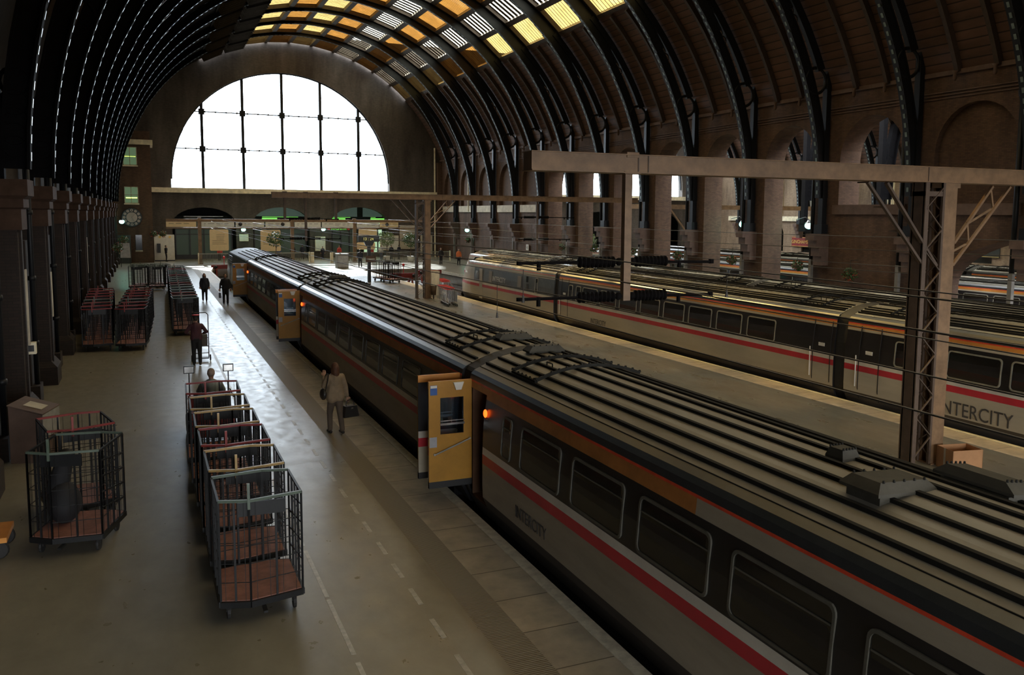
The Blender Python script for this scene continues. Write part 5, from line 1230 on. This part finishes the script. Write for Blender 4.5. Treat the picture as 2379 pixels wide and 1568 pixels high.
# nested luggage trolleys
def lug(label, x, y, rz, first=None):
    if first: return dup(first, (x,y,0), rz, label)
    t = thing('passenger_luggage_trolley', label, 'luggage trolley', (x,y,0), rz, 'nested luggage trolleys')
    b = MB(); 
    for s in (-1,1): b.path([(s*.28,-.4,.18),(s*.28,.4,.2),(s*.26,.45,1.0)], .020, n=5)
    for i in range(6): b.bar((-.22+.088*i,.4,.2), (-.22+.088*i,.44,.95), .018, n=4); b.bar((-.22+.088*i,-.4,.19), (-.22+.088*i,.4,.2), .008, n=4)
    b.build('frame', 'galv', t); b = MB(); b.bar((-.3,.45,1.02), (.3,.45,1.02), .03, n=6); b.bar((-.28,.2,.95), (.28,.2,.95), .018, n=6); b.bar((-.28,.2,.95), (-.28,.45,1.0), .014, n=5); b.bar((.28,.2,.95), (.28,.45,1.0), .014, n=5); b.build('handle', 'red_bright', t)
    b = MB(); b.box((.285,-.3,.25),(.295,.4,.85)); b.build('side_panel', 'galv', t)
    for x_, y_ in ((-.26,-.36),(.26,-.36),(0,.38)): b = MB(); b.lathe([(.08,-.02),(.08,.02)], (x_,y_,.08), 10, ax='x'); b.build('wheel', 'rubber', t)
    return t
l0 = None
for i in range(6):
    l = lug('red-handled luggage trolley nested beside the distant gantry post, %s from the front' % ORD[i], 15.95+.05*i, 47.7+.42*i, math.radians(-4), l0); l0 = l0 or l
for i in range(5): lug('red-handled luggage trolley in the rear nest by the cream cabinet, %s in line' % ORD[i], 17.5+.05*i, 53.2+.42*i, math.radians(-4), l0)
# desk by the nearest left pier
t = thing('ticket_desk', 'slanted reddish display desk against the nearest left pier', 'desk', (-2.35,21.1,0), math.radians(-14)); b = MB(); b.poly([(-.35,-.45,0),(.30,-.45,0),(.30,-.45,1.02),(-.35,-.45,1.22)], (0,.95,0)); b.build('body', 'stone_dark', t)
b = MB(); b.poly([(-.37,-.47,1.235),(.32,-.47,1.03),(.32,-.47,1.05),(-.37,-.47,1.255)], (0,.99,0)); b.build('top', 'stone_dark', t); b = MB(); b.poly([(-.15,-.2,1.195),(.2,-.2,1.092),(.2,-.2,1.10),(-.15,-.2,1.203)], (0,.4,0)); b.build('label_card', 'stone', t); b = MB(); b.box((.305,-.45,.5),(.315,.5,1.02)); b.build('side_panel', 'galv', t)
# parcel barrow at the lower left edge
t = thing('parcel_barrow', 'orange barrow with black wheels, cut off at the lower left edge', 'barrow', (-2.45,15.35,0)); b = MB(); b.box((-.35,-.4,.26),(.32,.4,.34)); b.build('deck', 'band_orange', t)
for x, y in ((.2,-.35),(.2,.3),(-.25,-.35),(-.25,.3)): w = MB(); w.lathe([(.13,-.04),(.15,0),(.13,.04)], (x,y,.15), 16, ax='y'); w.lathe([(.03,-.05),(.03,.05)], (x,y,.15), 8, ax='y'); w.build('wheel', 'rubber', t)
for i in range(4): 
    b = MB(); b.box((-.2,-.3,.35+.15*i),(.15,.3,.49+.15*i)); tag(b.build('parcel', 'cardboard', None, loc=(-2.6+.02*i,15.35,0)), 'cardboard parcel on the orange barrow, %s from the bottom' % ORD[i], 'parcel', 'parcels on the orange barrow')
# dark goods inside the lone cage and light boxes on the piers
b = MB(); b.ell((0,0,.3), (.26,.32,.34), 12, 8); b.caps((-.1,.1,.5), (.05,.05,1.05), .17, .12); o = b.build('mail_sack', 'cloth_black', None, True, loc=(-1.38,15.5,.33)); tag(o, 'black sack standing inside the lone dark cage', 'sack')
for i, (y, z0_, z1_, lab) in enumerate(((24.9,1.95,3.85,'tall pale notice strip on a left pier above the desk'),(31.0,2.0,3.4,'pale notice strip on the next pier down the platform'),(49.3,2.2,4.0,'narrow pale strip on a pier beyond the parked cages'))):
    b = MB(); b.box((-2.83,y-.1,z0_),(-2.80,y+.12,z1_)); tag(b.build('notice_strip', 'stone', None), lab, 'notice', 'notice strips on the left piers')
t = thing('telephone_box', 'small cream control box on a left pier', 'box', (-2.9,25.4,0)); b = MB(); b.box((-.1,-.1,1.65),(.18,.1,1.95)); b.build('case', 'cream', t); b = MB(); b.box((0,-.11,1.72),(.14,-.1,1.88)); b.build('recess', 'black_paint', t)
t = thing('standing_sign', 'tilted white notice easel in the dark left corner', 'sign', (-2.0,92,0)); b = MB(); b.poly([(-.45,0,.9),(.45,0,.9),(.38,.3,2.3),(-.38,.3,2.3)], (0,.04,.0)); b.build('sheet', 'galv', t); b = MB(); b.bar((-.4,.05,0), (-.3,.35,2.4), .03, n=5); b.bar((.4,.05,0), (.3,.35,2.4), .03, n=5); b.build('easel', 'black_paint', t)
# shop signs in the further shed
def board(label, x, y, z, w_, h, txt, m, tm, size, grp=None):
    t = thing('shop_sign', label, 'sign', (x,y,z)); b = MB(); b.box((-.04,-w_/2,-h/2),(.04,w_/2,h/2)); b.build('board', m, t)
    if txt: text('lettering', txt, size, (-.045,len(txt)*size*.33,-size*.33), (0,-1,0), (0,0,1), tm, t, .004, sx=.95)
    b = MB(); b.box((-.045,-w_/2+.06,-h/2+.06),(-.04,w_/2-.06,-h/2+.1)); b.box((-.045,-w_/2+.06,h/2-.1),(-.04,w_/2-.06,h/2-.06)); b.build('gold_lines', tm, t)
board('dark red shop sign with gold lettering under the further arched window', 74.85, 86.2, 2.2, 3.2, 1.25, 'GINGHAMS', 'sign_red', 'gold', .62)
board('dark red shop sign, partly hidden by an arcade pillar', 74.85, 92.3, 2.2, 3.2, 1.25, 'GINGHAMS', 'sign_red', 'gold', .62)
board('yellow-green notice beyond the pillars', 74.85, 101.5, 2.0, 1.7, 1.4, '', 'neon_green', 'text_dark', .3) if False else None
board('gold partial lettering on dark fascia under the low wide arch', 74.85, 60.2, 2.1, 4.0, 1.2, 'KAS', 'sign_dark', 'gold', .7)
b = MB(); b.box((-.03,-.28,0),(.03,.28,.56)); t = thing('platform_number', 'white plate with the number four on the arcade', 'sign', (33.45,76.9,1.9)); b.build('plate', 'sign_white', t); text('numeral', '4', .5, (-.035,.15,.1), (0,-1,0), (0,0,1), 'text_dark', t, .004)
b = MB(); b.box((33.0,92.7,5.6),(33.12,92.8,12.0)); tag(b.build('drain_pipe', 'cream'), 'cream rainwater pipe in the right corner by the end wall', 'pipe')
t = thing('tall_pipe', 'tall cream pipe running down the right end corner', 'pipe', (32.75,104.2,0)); b = MB(); b.bar((0,0,.0), (0,0,7.4), .1, n=8); b.bar((0,0,8.0), (0,0,13.4), .1, n=8); b.build('pipe', 'cream', t)
# beam under the second shed's ledge and footbridge gantry there
t = thing('catenary_gantry', 'tan gantry seen in pieces through the arcade openings', 'gantry', (0,66,0)); b = MB(); b.box((36,-.15,5.9),(73,.15,6.3)); b.build('beam', 'steel_brown', t)
for x in (44.5,62): 
    b = MB(); b.box((x-.2,-.2,-.45),(x+.2,.2,5.9)); b.build('post', 'steel_brown', t)
    b = MB(); b.bar((x,0,3.6), (x-2,0,5.9), .14); b.bar((x,0,3.6), (x+2,0,5.9), .14); b.build('brace', 'steel_brown', t)
# ---------------------------------------------------------------- camera
yaw, pitch, roll, fpx, cxp, cyp = .4181, .1049, .0078, 2016.95, 1240.1, 711.5
sn, cs = math.sin, math.cos
fw = Vector((sn(yaw)*cs(pitch), cs(yaw)*cs(pitch), -sn(pitch))); rg = Vector((cs(yaw), -sn(yaw), 0)); up = rg.cross(fw)
R_ = rg*cs(roll) + up*sn(roll); U_ = -rg*sn(roll) + up*cs(roll)
cam = bpy.data.cameras.new('camera'); co = bpy.data.objects.new('camera', cam); C.objects.link(co)
cam.sensor_width = 36; cam.sensor_fit = 'HORIZONTAL'; cam.lens = 36*fpx/2379
cam.shift_x = (1189.5-cxp)/2379; cam.shift_y = (cyp-784)/2379; cam.clip_end = 600
co.matrix_world = Matrix(((R_.x,U_.x,-fw.x,0),(R_.y,U_.y,-fw.y,0),(R_.z,U_.z,-fw.z,5.3),(0,0,0,1)))
sc.camera = co
# ---------------------------------------------------------------- light
wd = bpy.data.worlds.new('sky'); sc.world = wd; wd.use_nodes = True
bg = wd.node_tree.nodes['Background']; bg.inputs['Color'].default_value = (.93,.96,1.0,1); bg.inputs['Strength'].default_value = 9
sl = bpy.data.lights.new('sun', 'SUN'); sl.energy = 13; sl.angle = math.radians(1.5); sl.color = (1,.97,.93)
so = bpy.data.objects.new('sun', sl); C.objects.link(so); so.rotation_euler = Vector((.06,-1,-.66)).to_track_quat('-Z', 'Y').to_euler()
def portal(name, loc, rot, sx, sy):
    l = bpy.data.lights.new(name, 'AREA'); l.shape = 'RECTANGLE'; l.size = sx; l.size_y = sy; l.cycles.is_portal = True
    o = bpy.data.objects.new(name, l); C.objects.link(o); o.location = loc; o.rotation_euler = rot; return o
portal('end_window_daylight', (14.85,YE+1.6,15), (-PI/2,0,0), 26, 15)
portal('open_end_daylight', (15.2,Y0-.6,4.2), (PI/2,0,0), 38, 10.6)
for a in (-30,0,30):
    t = math.radians(a); portal('roof_daylight', (15.5+20.6*math.sin(t),45,5.3+20.6*math.cos(t)), (0,t,0), 10.5, 116)
portal('far_shed_roof_daylight', (56.2,62,26.3), (0,0,0), 26, 80)
cy = sc.cycles
cy.max_bounces = 5; cy.diffuse_bounces = 3; cy.glossy_bounces = 3; cy.transmission_bounces = 2; cy.transparent_max_bounces = 6
cy.use_denoising = True; cy.use_adaptive_sampling = True; cy.adaptive_threshold = .02; cy.caustics_reflective = False; cy.caustics_refractive = False; cy.sample_clamp_indirect = 4
sc.view_settings.view_transform = 'Standard'; sc.view_settings.look = 'None'; sc.view_settings.gamma = 1; sc.view_settings.use_curve_mapping = False
sc.view_settings.exposure = 0.38
